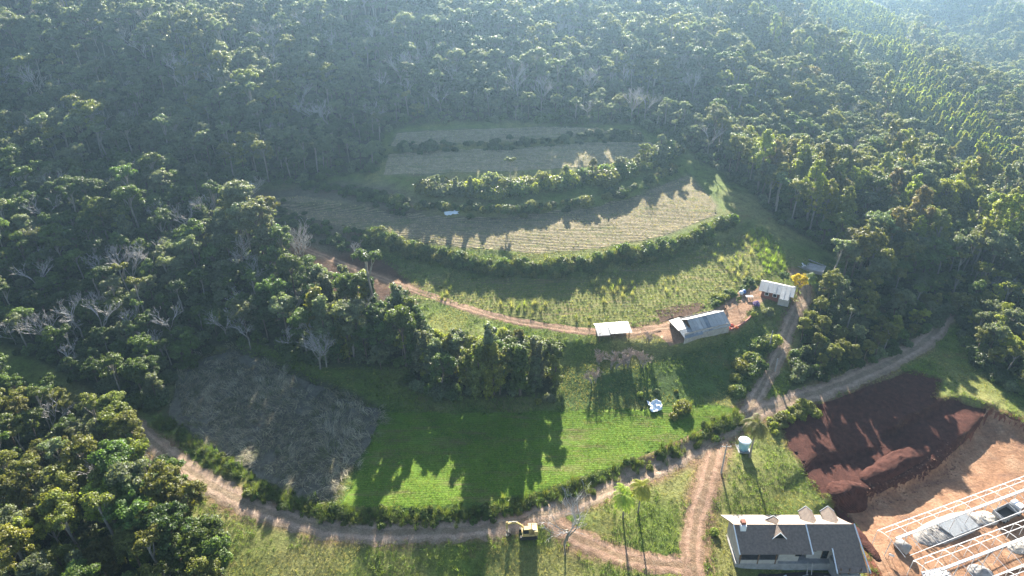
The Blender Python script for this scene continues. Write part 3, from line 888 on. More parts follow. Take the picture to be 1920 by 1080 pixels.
def M_zinc(name, c1, c2, rust, rot=0):
    m, t, b = nt(name)
    tc = t.nodes.new('ShaderNodeTexCoord').outputs['Object']
    n = noise(t, .9, 5, .65, tc); n2 = noise(t, 4, 4, .7, tc)
    c = ramp(t, n, [(.3, c1), (.7, c2)])
    c = mixc(t, ramp(t, n2, [(.58, (0, 0, 0)), (.72, (.55, .55, .55))]), c, rust)
    t.links.new(c, b.inputs['Base Color'])
    b.inputs['Metallic'].default_value = .12; b.inputs['Roughness'].default_value = .5
    w = t.nodes.new('ShaderNodeTexWave'); w.bands_direction = 'X'; w.inputs['Scale'].default_value = 1.6
    t.links.new(tc, w.inputs['Vector'])
    bump(t, b, w.outputs['Fac'], .5, .04)
    return m
MAT['zinc'] = M_zinc('zinc', (.27, .265, .255), (.40, .39, .375), (.24, .20, .17))
MAT['zinc_dark'] = M_zinc('zinc_dark', (.13, .15, .17), (.22, .24, .26), (.12, .10, .09))
MAT['zinc_pale'] = M_zinc('zinc_pale', (.34, .33, .31), (.47, .455, .43), (.45, .38, .30))

def ground_z(x, y): return float(hz(x, y))

# ------------------------------------------------------------------ big house, bottom right
def house():
    X0, Y0, Z0 = 39.5, 81.0, -4.35
    e = empty('house', (X0, Y0, Z0)); tag(e, 'large pale house with dark shingle roof and gable dormers, lower right', 'house')
    rz, ez = 7.45, 4.75          # ridge and eave heights above the base
    ry, fy, by = 3.6, -.55, 7.75  # ridge, front eave, back eave (local y)
    xs, xe = 0.0, 20.6           # left and right ends
    xm = 12.45                   # step between main roof and right-hand roof
    sl = (rz - ez) / (ry - fy)
    def zf(y): return rz - sl * (ry - y)
    def zb(y): return rz - sl * (y - ry)
    # walls
    w = MB()
    w.box((6.3, 5.3, 3.2), (12.2, 3.9, 3.1))            # rear rooms behind the porch
    w.build('wall', MAT['plaster'], e)
    MB().box((16.25, 4.1, 3.0), (7.6, 6.0, 2.9)).build('wall', MAT['plaster'], e)
    MB().add([(.14, .3, 4.6), (.14, 7.0, 4.6), (.14, 3.65, 7.05), (.32, .3, 4.6), (.32, 7.0, 4.6), (.32, 3.65, 7.05)], [[0, 2, 1], [3, 4, 5], [0, 1, 4, 3], [1, 2, 5, 4], [2, 0, 3, 5]]).build('gable', MAT['plaster'], e)
    MB().box((.23, 3.65, 3.2), (.2, 6.7, 2.79)).build('wall', MAT['plaster'], e)
    MB().add([(20.0, .9, 4.5), (20.0, 7.0, 4.5), (20.0, 3.65, 7.05), (19.8, .9, 4.5), (19.8, 7.0, 4.5), (19.8, 3.65, 7.05)], [[0, 1, 2], [3, 5, 4], [0, 3, 4, 1], [1, 4, 5, 2], [2, 5, 3, 0]]).build('gable', MAT['plaster'], e)
    MB().box((8.95, 1.85, 3.2), (3.6, 2.9, 3.05)).build('wall', MAT['plaster'], e)
    p = MB().box((9.9, 3.6, .8), (20.3, 7.2, 1.76)).build('plinth', MAT['concrete'], e)
    MB().box((6.3, .9, 1.74), (12.4, 2.0, .14)).build('porch_floor', MAT['concrete'], e)
    MB().box((3.6, .0, 2.25), (6.9, .12, .9)).build('parapet', MAT['plaster'], e)
    for x in (.35, 3.5, 6.6, ):
        MB().box((x, .0, 3.2), (.22, .22, 3.0)).build('post', MAT['wood'], e)
    # openings
    for x, y, z, sx, szz in ((10.6, .37, 3.7, 1.0, .9), (13.6, 1.08, 3.9, .55, .5)):
        f = MB().box((x, y, z), (sx + .16, .08, szz + .16)).build('window', MAT['wood'], e)
        MB().box((x, y - .05, z), (sx, .04, szz)).build('pane', MAT['dark_glass'], f)
    f = MB().box((15.6, 1.08, 2.85), (1.15, .1, 2.2)).build('door', MAT['wood'], e)
    MB().box((15.6, 1.02, 2.85), (.98, .04, 2.05)).build('door_panel', MAT['dark_glass'], f)
    for x in (2.2, 5.2):
        f = MB().box((x, 3.32, 3.4), (1.4, .08, 1.2)).build('window', MAT['wood'], e)
        MB().box((x, 3.27, 3.4), (1.26, .04, 1.06)).build('pane', MAT['dark_glass'], f)
    # annex under the long right-hand roof
    MB().box((18.3, -1.15, 2.6), (3.7, 3.9, .16)).build('terrace_floor', MAT['concrete'], e)
    MB().box((18.3, -1.15, 1.2), (3.8, 4.0, 2.6)).build('terrace_wall', MAT['concrete'], e)
    for x in (16.6, 18.1, 20.0):
        MB().box((x, -2.9, 3.35), (.18, .18, 1.5)).build('post', MAT['wood'], e)
    # roof
    roof = MB()
    th = .16
    roof.slab([(xs - .1, fy, zf(fy)), (xm, fy, zf(fy)), (xm, ry, rz), (xs - .5, ry, rz)], th)
    rf = roof.build('roof', MAT['shingle'], e)
    tag(rf, 'dark grey shingle roof')
    r2 = MB()
    r2.slab([(xm + .05, -.1, zf(-.1) + .12), (16.0, -.1, zf(-.1) + .12), (16.0, ry, rz + .12), (xm - .3, ry, rz + .12)], th)
    r2.build('roof', MAT['shingle'], e)
    r3 = MB()
    r3.slab([(16.0, -2.3, zf(-2.3) + .12), (21.2, -2.3, zf(-2.3) + .12), (xe, ry, rz + .12), (16.0, ry, rz + .12)], th)
    r3.slab([(16.0, -3.25, zf(-2.3) - .12), (21.6, -3.25, zf(-2.3) - .12), (21.2, -2.302, zf(-2.3) + .12), (16.0, -2.302, zf(-2.3) + .12)], th)
    r3.build('roof', MAT['shingle'], e)
    bk = MB()
    pts = [(ry + .01, 0), (5.4, 0), (6.8, .18), (by, .5)]
    for (a, ka), (b, kb) in zip(pts, pts[1:]):
        fx = lambda y: -.5 - .9 * max(0, (y - 5.2) / 2.5) ** 1.6
        gx = lambda y: xe - .0 - 1.1 * max(0, (y - 4.2) / 3.5)
        bk.slab([(fx(a), a, zb(a) + ka), (gx(a), a, zb(a) + ka), (gx(b), b, zb(b) + kb), (fx(b), b, zb(b) + kb)], th)
    bk.build('roof', MAT['shingle'], e)
    # white verge trims
    for a, b in (((xs - .14, fy - .05, zf(fy) + .02), (xs - .54, ry, rz + .05)), ((xm + .02, fy - .05, zf(fy) + .06), (xm - .3, ry, rz + .17)), ((15.96, -3.25, zf(-3.25) + .3), (15.96, .2, zf(.2) + .17)), ((21.62, -3.25, zf(-3.25) + .3), (xe + .05, ry, rz + .17))):
        MB().bar(a, b, .16, .2).build('verge_board', MAT['white_paint'], e)
    # cross gable with a small pointed dormer on both slopes
    gx_, hw = 7.1, 1.25
    for sgn, yend in ((-1, ry - 2.1), (1, ry + 2.1)):
        c = MB()
        rr = rz + .06
        drop = sl * 2.1 * .92
        q = [(gx_, ry, rr), (gx_ - hw, yend, rr - drop), (gx_, yend + .25 * -sgn, rr), (gx_ + hw, yend, rr - drop)]
        if sgn < 0:
            c.slab([q[0], q[1], q[2]], .1); c.slab([q[0], q[2], q[3]], .1)
        else:
            c.slab([q[0], q[2], q[1]], .1); c.slab([q[0], q[3], q[2]], .1)
        d = c.build('dormer', MAT['shingle'], e)
        g = MB().add([(gx_ - hw * .85, yend + .15 * -sgn, rr - drop), (gx_ + hw * .85, yend + .15 * -sgn, rr - drop), (gx_, yend + .32 * -sgn, rr - .2)], [[0, 1, 2], [2, 1, 0]])
        g.build('dormer_front', MAT['dark_glass'], d)
        for s in (-1, 1):
            MB().bar((gx_, yend + .2 * -sgn, rr), (gx_ + s * hw, yend - .04 * -sgn, rr - drop), .08, .14).build('verge_board', MAT['white_paint'], d)
    # two gabled dormers on the back slope
    for dx in (13.9, 17.9):
        c = MB(); hh = rz - .35; ye = by + .35; hw = 1.3; dz = 1.05
        c.slab([(dx, ry + .4, hh), (dx, ye, hh), (dx - hw, ye - .25, hh - dz), (dx - hw, ry + 1.6, hh - dz)], .1)
        c.slab([(dx, ye, hh), (dx, ry + .4, hh), (dx + hw, ry + 1.6, hh - dz), (dx + hw, ye - .25, hh - dz)], .1)
        d = c.build('dormer', MAT['shingle'], e)
        MB().box((dx, ry + 2.9, hh - dz - .45), (hw * 1.7, 2.3, 1.0)).build('dormer_wall', MAT['plaster'], d)
        for s in (-1, 1):
            MB().bar((dx, ye + .02, hh), (dx + s * hw, ye - .23, hh - dz), .07, .14).build('verge_board', MAT['white_paint'], d)
    # chimney
    ch = MB().box((1.0, ry - .55, rz - .05), (.95, .8, 1.3)).build('chimney', MAT['white_paint'], e)
    MB().box((1.0, ry - .2, rz + .7), (.8, .8, .9)).build('chimney_stack', MAT['brick'], ch)
    # leaning planks by the wall
    for i, x in enumerate((12.2, 13.0)):
        MB().bar((x, -1.2, -.05), (x + .1, -.15, 2.2), .14, .06).build('ladder_rail', MAT['grey_wood'], e)
house()
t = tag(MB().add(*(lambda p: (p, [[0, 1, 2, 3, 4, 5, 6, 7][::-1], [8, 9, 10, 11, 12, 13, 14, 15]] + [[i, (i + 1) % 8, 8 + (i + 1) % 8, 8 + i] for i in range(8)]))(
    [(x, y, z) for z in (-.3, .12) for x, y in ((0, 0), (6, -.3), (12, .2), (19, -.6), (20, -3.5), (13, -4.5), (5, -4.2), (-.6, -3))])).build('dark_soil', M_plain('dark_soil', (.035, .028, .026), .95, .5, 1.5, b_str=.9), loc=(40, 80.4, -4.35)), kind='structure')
g_ = np.random.default_rng(4)
for i in range(9):
    x, y = 41 + g_.random() * 14, 77.4 + g_.random() * 2.4
    tag(MB().bar((0, 0, .04), (.5 + .55 * (i // 3), g_.uniform(-.4, .5), .1), g_.uniform(.12, .3), .06).build('scrap_board', MAT[('white_paint', 'grey_wood', 'zinc')[i % 3]], loc=(x, y, -4.2)),
        ('pale', 'weathered', 'metallic')[i % 3] + ' scrap board on dark soil before the house, ' + ('shortest', 'middle-sized', 'longest')[i // 3] + ' of its kind', 'board', 'scrap boards before the house')

# ------------------------------------------------------------------ barn
def gable_roof(e, L, W, ez, rz, over, mats, panels, name='roof', x0=0):
    """two slopes, each made of separate sheets"""
    par = []
    for s in (-1, 1):
        for i in range(panels):
            a, b = x0 + L * i / panels - L / 2 + .02, x0 + L * (i + 1) / panels - L / 2 - .02
            dz = (i % 2) * .025
            e_ = -over * (rz - ez) / (W / 2) 
            q = [(a, s * (W / 2 + over), ez + e_ + dz), (b, s * (W / 2 + over), ez + e_ + dz), (b, .03 * s, rz + dz), (a, .03 * s, rz + dz)]
            if s > 0: q = q[::-1]
            par.append(MB().slab(q, .05).build('roof_sheet', mats[i % len(mats)] if s < 0 else mats[0], e))
    MB().bar((x0 - L / 2, 0, rz + .06), (x0 + L / 2, 0, rz + .06), .3, .05).build('ridge_cap', mats[0], e)
    return par
def barn():
    a, b = np.array([40.8, 136.0]), np.array([52.8, 140.7])
    d = (b - a) / np.linalg.norm(b - a); ang = math.atan2(d[1], d[0])
    nrm = np.array([-d[1], d[0]])
    c = (a + b) / 2 + nrm * 3.2
    z0 = min(ground_z(*(c + d * i * 6.4 + nrm * j * 3.1)) for i in (-1, 1) for j in (-1, 1))
    e = empty('barn', (c[0], c[1], z0), ang); tag(e, 'long plank barn with patched grey metal roof in the farmyard', 'barn')
    L, W = 12.8, 6.4
    for s, nm in ((-1, 0), (1, 1)):
        g = np.random.default_rng(s + 5)
        n = 22
        for i in range(n):
            x = -L / 2 + L * (i + .5) / n
            hgt = 2.5 + g.uniform(-.04, .04)
            MB().box((x, s * W / 2 + g.uniform(-.02, .02), .9 + hgt / 2 - .9), (L / n - .03, .05, hgt + .9)).build('plank', MAT['grey_wood'], e)
    for s in (1,):
        MB().add([(s * L / 2, -W / 2, -.9), (s * L / 2, W / 2, -.9), (s * L / 2, W / 2, 2.45), (s * L / 2, 0, 4.25), (s * L / 2, -W / 2, 2.45),
                  (s * L / 2 - .1, -W / 2, -.9), (s * L / 2 - .1, W / 2, -.9), (s * L / 2 - .1, W / 2, 2.45), (s * L / 2 - .1, 0, 4.25), (s * L / 2 - .1, -W / 2, 2.45)],
                 [[0, 1, 2, 3, 4], [9, 8, 7, 6, 5], [0, 5, 6, 1], [1, 6, 7, 2], [2, 7, 8, 3], [3, 8, 9, 4], [4, 9, 5, 0]]).build('end_wall', MAT['grey_wood'], e)
    for y in (-W / 2 + .15, -1, 1, W / 2 - .15):
        MB().box((-L / 2 + .2, y, 1.0), (.18, .18, 3.2)).build('post', MAT['wood'], e)
    MB().box((-L / 2 + 1.6, 0, 1.2), (.1, W - .4, 2.6)).build('inner_wall', MAT['wood'], e)
    gable_roof(e, 10.6, W, 2.55, 4.4, .35, [MAT['zinc'], MAT['zinc'], MAT['zinc_pale'], MAT['zinc'], MAT['zinc_dark'], MAT['zinc']], 10, x0=1.3)
    # lower lean-to roofs at the left end
    MB().slab([(-L / 2 - .6, -1.4, 2.75), (-4.1, -1.4, 2.95), (-4.1, 2.9, 3.35), (-L / 2 - .6, 2.9, 3.1)], .06).build('lean_to_roof', MAT['zinc'], e)
    MB().slab([(-L / 2 - .4, -4.0, 2.05), (-1.6, -4.0, 2.15), (-1.6, -1.45, 3.5), (-L / 2 - .4, -1.45, 2.7)], .06).build('lean_to_roof', MAT['zinc_dark'], e)
barn()
def shed():
    p = at(1150, 640)
    e = empty('shed', (p[0], p[1] + 2.2, p[2]), R(8)); tag(e, 'small open shed with pale sheet roof beside the bare bushes', 'shed')
    for x in (-3.6, 0, 3.6):
        for y in (-1.7, 1.7): MB().box((x, y, .9), (.16, .16, 2.9)).build('post', MAT['wood'], e)
    MB().box((0, 1.72, .8), (7.2, .06, 2.2)).build('back_wall', MAT['grey_wood'], e)
    for i in range(8):
        a, b = -4.2 + i * 1.05, -4.2 + i * 1.05 + 1.02
        MB().slab([(a, -2.2, 2.15 + (i % 2) * .03 - (.25 if i < 3 else 0)), (b, -2.2, 2.15 + (i % 2) * .03 - (.25 if i < 3 else 0)), (b, 1.2, 2.75), (a, 1.2, 2.75)], .05).build('roof_sheet', MAT['zinc_pale'], e)
        MB().slab([(a, 1.2, 2.75 + .01), (b, 1.2, 2.76), (b, 2.3, 2.45), (a, 2.3, 2.45)], .05).build('roof_sheet', MAT['zinc_pale'], e)
shed()
def farmhouse():
    p = np.array([69.0, 155.6])
    z0 = ground_z(*p) - .1
    ang = R(-26)
    e = empty('farmhouse', (p[0], p[1], z0), ang); tag(e, 'small farmhouse with pale metal roof at the bend of the track', 'house')
    MB().box((0, 0, 1.1), (7.0, 4.8, 3.0)).build('wall', MAT['brick'], e)
    MB().box((2.2, -2.6, .8), (2.6, 1.6, 2.5)).build('wall', MAT['plaster'], e)
    for x in (-2.2, -.2):
        f = MB().box((x, -2.42, 1.5), (1.0, .08, 1.0)).build('window', MAT['white_paint'], e); MB().box((x, -2.47, 1.5), (.8, .04, .8)).build('pane', MAT['dark_glass'], f)
    f = MB().box((-3.52, -.4, 1.3), (.08, .9, 2.0)).build('door', MAT['wood'], e)
    for s, y0, y1 in ((-1, -3.1, 0), (1, 3.1, 0)):
        for i in range(8):
            a, b = -4.3 + i * 1.08, -4.3 + i * 1.08 + 1.05
            yy = y0 - (1.3 if s < 0 and i in (5, 6) else 0)
            zz = 2.35 - (.45 if s < 0 and i in (5, 6) else 0)
            q = [(a, yy, zz + (i % 2) * .025), (b, yy, zz + (i % 2) * .025), (b, .02 * s, 3.7), (a, .02 * s, 3.7)]
            if s > 0: q = q[::-1]
            MB().slab(q, .05).build('roof_sheet', MAT['zinc_pale'], e)
    MB().add([(-3.5, -2.4, 2.6), (-3.5, 2.4, 2.6), (-3.5, 0, 3.6)], [[0, 1, 2], [2, 1, 0]]).build('gable', MAT['grey_wood'], e)
    for x in (3.6,):
        for y in (-2.8, 2.5): MB().box((x + .5, y, .9), (.14, .14, 2.9)).build('post', MAT['wood'], e)
farmhouse()
def ruin():
    p = at(1518, 502); z = p[2]
    e = empty('foundation', (p[0], p[1], z), R(-32)); tag(e, 'dark unfinished concrete floor with low block walls above the farmhouse', 'foundation')
    MB().box((0, 0, .05), (7.6, 5.0, .5)).build('floor_slab', MAT['concrete'], e)
    MB().box((0, -2.45, .5), (7.6, .2, .6)).build('low_wall', MAT['concrete'], e)
    MB().box((3.75, 0, .45), (.2, 4.6, .5)).build('low_wall', MAT['concrete'], e)
    MB().box((-3.75, .4, .45), (.2, 4.0, .45)).build('low_wall', MAT['concrete'], e)
    g = np.random.default_rng(8)
    for i in range(14):
        MB().box((g.uniform(-3.3, -.2), g.uniform(-2.0, .4), .45), (g.uniform(.3, .9), g.uniform(.2, .6), g.uniform(.2, .5)), g.uniform(0, 3)).build('block', MAT[('white_paint', 'concrete', 'grey_wood')[i % 3]], e)
    tag(MB().tube([at(1515, 490) + [0, 0, .6], at(1548, 503) + [0, 0, .6]], .16, 8).build('concrete_pole', MAT['concrete']), 'long grey pole lying behind the unfinished floor', 'pole')
ruin()

# ------------------------------------------------------------------ water tank
def tank():
    p = at(1395, 846)
    e = empty('water_tank', (p[0], p[1] + .6, p[2])); tag(e, 'round light blue water tank with white lid beside the palm', 'water tank')
    def lathe(prof, n=28):
        mb = MB(); vs, fs = [], []
        for r, z in prof:
            for k in range(n): vs.append((r * math.cos(6.2832 * k / n), r * math.sin(6.2832 * k / n), z))
        for i in range(len(prof) - 1):
            for k in range(n): fs.append([i*n+k, i*n+(k+1) % n, (i+1)*n+(k+1) % n, (i+1)*n+k])
        fs.append(list(range(n))[::-1]); fs.append([(len(prof)-1)*n+k for k in range(n)])
        return mb.add(vs, fs)
    lathe([(.95, .15), (1.02, .9), (1.06, .93), (1.08, 1.7), (1.12, 1.73), (1.16, 2.3), (1.22, 2.33)]).build('tank_body', MAT['tank_blue'], e, True)
    l = lathe([(1.26, 2.31), (1.27, 2.4), (1.1, 2.5), (.5, 2.6), (.1, 2.62)]).build('lid', MAT['tank_lid'], e, True)
    lathe([(.28, 2.58), (.28, 2.68), (.2, 2.7)], 14).build('hatch', MAT['tank_lid'], l, True)
    MB().box((0, 0, -.1), (2.6, 2.6, .5)).build('base', MAT['concrete'], e)
    MB().tube([(.5, -.9, .2), (.5, -1.15, .3), (.6, -1.2, -.1)], .05, 6).build('pipe', MAT['grey_metal'], e)
tank()

# ------------------------------------------------------------------ power poles
def pole(px, py, h, label, lean=(0, 0), arm=True):
    p = at(px, py)
    e = empty('power_pole', tuple(p)); tag(e, label, 'pole', 'poles along the tracks')
    MB().tube([(0, 0, -.4), (lean[0] * .5, lean[1] * .5, h * .5), (lean[0], lean[1], h)], [.19, .155, .12], 9).build('shaft', MAT['concrete'], e)
    MB().tube([(lean[0], lean[1], h - .02), (lean[0], lean[1], h + .1)], [.13, .06], 8).build('cap', MAT['concrete'], e)
    if not arm: return
    MB().box((lean[0], lean[1], h - .5), (1.9, .1, .12)).build('crossarm', MAT['grey_wood'], e)
    for x in (-.8, 0, .8):
        MB().tube([(lean[0] + x, lean[1], h - .44), (lean[0] + x, lean[1], h - .2)], [.06, .04], 6).build('insulator', MAT['white_paint'], e)
pole(1352, 887, 7.5, 'pale concrete power pole at the junction left of the tank')
pole(1441, 656, 5.4, 'white power pole on the slope below the farmhouse', arm=False)
pole(1453, 696, 3.6, 'short dark pole beside the farm track', arm=False)

# ------------------------------------------------------------------ excavator
def excavator():
    p = at(990, 1003)
    e = empty('excavator', tuple(p), R(4)); tag(e, 'yellow tracked excavator with folded arm on the dirt road', 'excavator')
    Yl = MAT['yellow']
    for s in (-1, 1):
        tr = MB()
        prof = [(-1.55, .22), (-1.35, .05), (1.35, .05), (1.6, .25), (1.6, .52), (1.4, .72), (-1.35, .72), (-1.6, .5)]
        n = len(prof)
        vs = [(x, s * .95 + dy, z) for dy in (-.25, .25) for x, z in prof]
        tr.add(vs, [list(range(n)), [n + i for i in range(n)][::-1]] + [[i, n + i, n + (i + 1) % n, (i + 1) % n] for i in range(n)])
        k = tr.build('track', MAT['rubber'], e)
        for i in range(12):
            MB().box((-1.35 + i * .245, s * .95, .75), (.1, .56, .06)).build('track_plate', MAT['dark_metal'], k)
    MB().box((0, 0, .55), (1.6, 1.5, .4)).build('undercarriage', MAT['dark_metal'], e)
    MB().box((.15, 0, .9), (2.6, 2.1, .25)).build('platform', Yl, e, bevel=.05)
    cw = MB().box((1.35, 0, 1.35), (.7, 2.1, .95)).build('counterweight', Yl, e, bevel=.14)
    eng = MB().box((.55, .3, 1.45), (1.1, 1.45, .85)).build('engine_cover', Yl, e, bevel=.08)
    MB().tube([(.7, .6, 1.9), (.7, .6, 2.3)], .07, 8).build('exhaust', MAT['dark_metal'], eng)
    MB().box((1.15, -.1, 1.86), (.6, .9, .12)).build('hood', MAT['white_paint'], eng)
    cab = MB().add([(-1.05, -1.02, 1.0), (.15, -1.02, 1.0), (.15, -.1, 1.0), (-1.05, -.1, 1.0), (-.85, -.98, 2.5), (.1, -.98, 2.5), (.1, -.14, 2.5), (-.85, -.14, 2.5)],
                   [[3, 2, 1, 0], [4, 5, 6, 7], [0, 1, 5, 4], [1, 2, 6, 5], [2, 3, 7, 6], [3, 0, 4, 7]]).build('cab', Yl, e, bevel=.04)
    MB().add([(-.95, -1.03, 1.5), (.05, -1.03, 1.5), (.02, -.995, 2.38), (-.82, -.995, 2.38)], [[0, 1, 2, 3]]).build('side_window', MAT['dark_glass'], cab)
    MB().add([(-1.0, -.94, 1.45), (-1.0, -.18, 1.45), (-.875, -.2, 2.4), (-.875, -.92, 2.4)], [[3, 2, 1, 0]]).build('windscreen', MAT['dark_glass'], cab)
    bm_ = MB()
    pr = [(-.4, 1.2), (-.9, 2.2), (-1.9, 3.15), (-2.6, 3.35), (-3.9, 3.0), (-3.9, 2.75), (-2.6, 2.95), (-1.75, 2.7), (-.7, 1.5)]
    n = len(pr)
    bm_.add([(x, .25 + dy, z) for dy in (-.16, .16) for x, z in pr], [list(range(n)), [n + i for i in range(n)][::-1]] + [[i, n + i, n + (i + 1) % n, (i + 1) % n] for i in range(n)])
    boom = bm_.build('boom', Yl, e)
    MB().tube([(-.8, .5, 1.2), (-1.9, .5, 2.75)], .07, 8).build('hydraulic_ram', MAT['grey_metal'], boom)
    MB().tube([(-2.0, .25, 3.3), (-3.5, .25, 3.4)], .06, 8).build('hydraulic_ram', MAT['grey_metal'], boom)
    ar = MB()
    pr = [(-3.6, 3.45), (-3.95, 3.3), (-4.05, 2.7), (-3.85, 1.1), (-3.65, 1.1), (-3.6, 2.6)]
    n = len(pr)
    ar.add([(x, .25 + dy, z) for dy in (-.13, .13) for x, z in pr], [list(range(n))[::-1], [n + i for i in range(n)]] + [[i, (i + 1) % n, n + (i + 1) % n, n + i] for i in range(n)])
    ar.build('arm', Yl, e)
    bk = MB()
    pr = [(-3.95, 1.15), (-3.5, 1.15), (-3.1, .75), (-3.05, .3), (-3.4, .08), (-3.8, .2), (-3.5, .3), (-3.3, .5), (-3.4, .8)]
    n = len(pr)
    bk.add([(x, .25 + dy, z) for dy in (-.42, .42) for x, z in pr], [[i, n + i, n + (i + 1) % n, (i + 1) % n] for i in range(n)] + [list(range(n)), [n + i for i in range(n)][::-1]])
    bu = bk.build('bucket', MAT['dark_metal'], e)
    for k in range(4):
        MB().box((-3.86, -.1 + k * .23, .16), (.2, .08, .06)).build('tooth', MAT['grey_metal'], bu)
excavator()

# ------------------------------------------------------------------ building site: white steel frames, truck, heaps
ZS = -7.0
def w2(px, py, z):
    q = pz(px, py, z); return Vector(q)
def steel_frame(label, outer0, outer1, beam0, zo, zb, bays, extra):
    a, b = w2(*outer0, zo), w2(*outer1, zo)
    d = (b - a).normalized(); c = w2(*beam0, zb)
    L = (b - a).length + extra
    gz = ground_z(a.x, a.y)
    e = empty('steel_frame', (a.x, a.y, gz), math.atan2(d.y, d.x)); tag(e, label, 'steel frame', 'white shed frames on the building site')
    inv = Matrix.Rotation(-math.atan2(d.y, d.x), 3, 'Z')
    off = inv @ (c - a); dy = off.y; ox = off.x
    ho, hb = zo - gz, zb - gz
    S_ = MAT['white_steel']
    MB().bar((0, 0, ho), (L, 0, ho), .12, .14).build('eave_rail', S_, e)
    MB().bar((ox * .35, dy * .42, (ho * .5 + hb * .5) + .35), (L, dy * .42, ho * .5 + hb * .5 + .35), .09, .09).build('purlin', S_, e)
    MB().bar((ox, dy, hb), (L, dy, hb), .42, .3).build('main_beam', S_, e)
    MB().bar((ox, dy * 2.1, ho), (L, dy * 2.1, ho), .07, .07).build('purlin', S_, e)
    st = L / bays
    for i in range(bays + 1):
        x = max(i * st, .05)
        pts = [(x, 0, ho - .02), (x, dy * .2, ho + (hb - ho) * .2 + .3), (x, dy * .5, ho + (hb - ho) * .5 + .32), (x, dy * .8, ho + (hb - ho) * .8 + .2), (x, dy, hb)]
        MB().tube(pts, .055, 5).build('rib', S_, e)
        MB().tube([(x, dy, hb), (x, dy * 1.55, hb - .35), (x, dy * 2.1, ho)], .05, 5).build('rib', S_, e)
        g0 = ground_z(*(Vector((a.x, a.y, 0)) + d * x).xy) - gz
        MB().tube([(x, 0, ho), (x - .25, -.1, g0 - .3)], .05, 6).build('post', S_, e)
        MB().tube([(x, dy, hb), (x - .2, dy + .1, g0 - .3)], .07, 6).build('post', S_, e)
    return e
steel_frame('long white steel roof frame nearest the cut bank', (1645, 995), (1920, 893), (1680, 1010), ZS + 4.2, ZS + 4.9, 15, 22)
steel_frame('long white steel roof frame above the grey rubble, nearer the camera', (1712, 1052), (1920, 975), (1765, 1068), ZS + 4.2, ZS + 4.9, 14, 22)
steel_frame('white steel roof frame in the bottom right corner', (1862, 1082), (1990, 1036), (1900, 1098), ZS + 4.2, ZS + 4.9, 9, 14)
def heap(name, label, cat, px, py, lx, ly, h, ang, mat, seed, parts=0, gap=.0):
    p = at(px, py)
    n, m = 40, 22
    vs, fs = [], []
    for j in range(m + 1):
        for i in range(n + 1):
            u, v = i / n * 2 - 1, j / m * 2 - 1
            r = (abs(u) ** 2.6 + abs(v) ** 2.2)
            hh = max(0, 1 - r) ** .7 * h
            x, y = u * lx / 2, v * ly / 2
            hh *= .85 + .3 * float(vnoise(x + seed * 9, y, 1.1, seed)); hh += (float(vnoise(x, y + seed * 7, .45, seed + 1)) - .5) * .22 * (r < 1)
            vs.append((x, y, hh - .22 * (r >= .96)))
    c, s = math.cos(ang), math.sin(ang)
    v2 = []
    for x, y, z in vs:
        X, Y = p[0] + x * c - y * s, p[1] + x * s + y * c
        v2.append((x, y, z + ground_z(X, Y) - p[2]))
    for j in range(m):
        for i in range(n): fs.append([j*(n+1)+i, j*(n+1)+i+1, (j+1)*(n+1)+i+1, (j+1)*(n+1)+i])
    o = MB().add(v2, fs).build(name, mat, None, True, tuple(p)); o.rotation_euler = (0, 0, ang)
    tag(o, label, cat)
    return o
hp = heap('rubble_heap', 'long grey rubble heap between the two steel frames', 'rubble', 1778, 990, 17, 5.4, .8, R(21), MAT['gravel'], 3)
g_ = np.random.default_rng(12)
for i in range(46):
    x = -8 + i * .3 + g_.uniform(-.1, .1)
    MB().bar((x, g_.uniform(.4, 1.6), .9 + g_.uniform(-.1, .1)), (x + g_.uniform(.2, .7), g_.uniform(-2.2, -.9), .55 + g_.uniform(-.1, .3)), .09, .07).build('slat', MAT['concrete'], hp)
MB().slab([(-1.5, -2.3, .75), (5.2, -2.2, .7), (5.0, 1.1, 1.25), (-2.6, 1.0, 1.3)], .12).build('sheet', MAT['grey_metal'], hp)
heap('sand_heap', 'pale sand heap beside the dump truck', 'sand', 1848, 972, 5.0, 3.6, .7, R(10), MAT['sand'], 5)
heap('sand_heap', 'rounded grey sand heap at the bottom edge of the site', 'sand', 1838, 1074, 4.2, 3.2, .9, R(-20), MAT['gravel'], 6)
heap('sand_heap', 'pale heap at the right edge of the site', 'sand', 1912, 1025, 5.0, 3.0, .5, R(20), MAT['sand'], 7)
# large concrete pipe lying at the end of the rubble
def culvert():
    p = at(1690, 1030)
    e = empty('concrete_pipe', tuple(p), R(-55)); tag(e, 'wide hollow concrete pipe lying at the left end of the rubble', 'pipe')
    n = 20; vs, fs = [], []
    for x, r in ((-1.2, 1.0), (1.2, 1.0), (1.2, .86), (-1.2, .86)):
        for k in range(n): vs.append((x, r * math.cos(6.2832 * k / n), .9 + r * math.sin(6.2832 * k / n)))
    for i in range(4):
        for k in range(n): fs.append([i*n+k, ((i+1) % 4)*n+k, ((i+1) % 4)*n+(k+1) % n, i*n+(k+1) % n])
    MB().add(vs, fs).build('pipe_wall', MAT['concrete'], e, True)
culvert()
def beam_stack():
    p = at(1752, 1080)
    e = empty('beam_stack', tuple(p), R(14)); tag(e, 'stack of white steel beams at the bottom edge of the site', 'beams')
    for i in range(9):
        MB().box((.1 * (i % 3), -1.1 + (i % 5) * .5, .3 + (i // 5) * .35), (4.6 - .3 * (i % 3), .34, .28)).build('beam', MAT['white_steel'], e)
beam_stack()
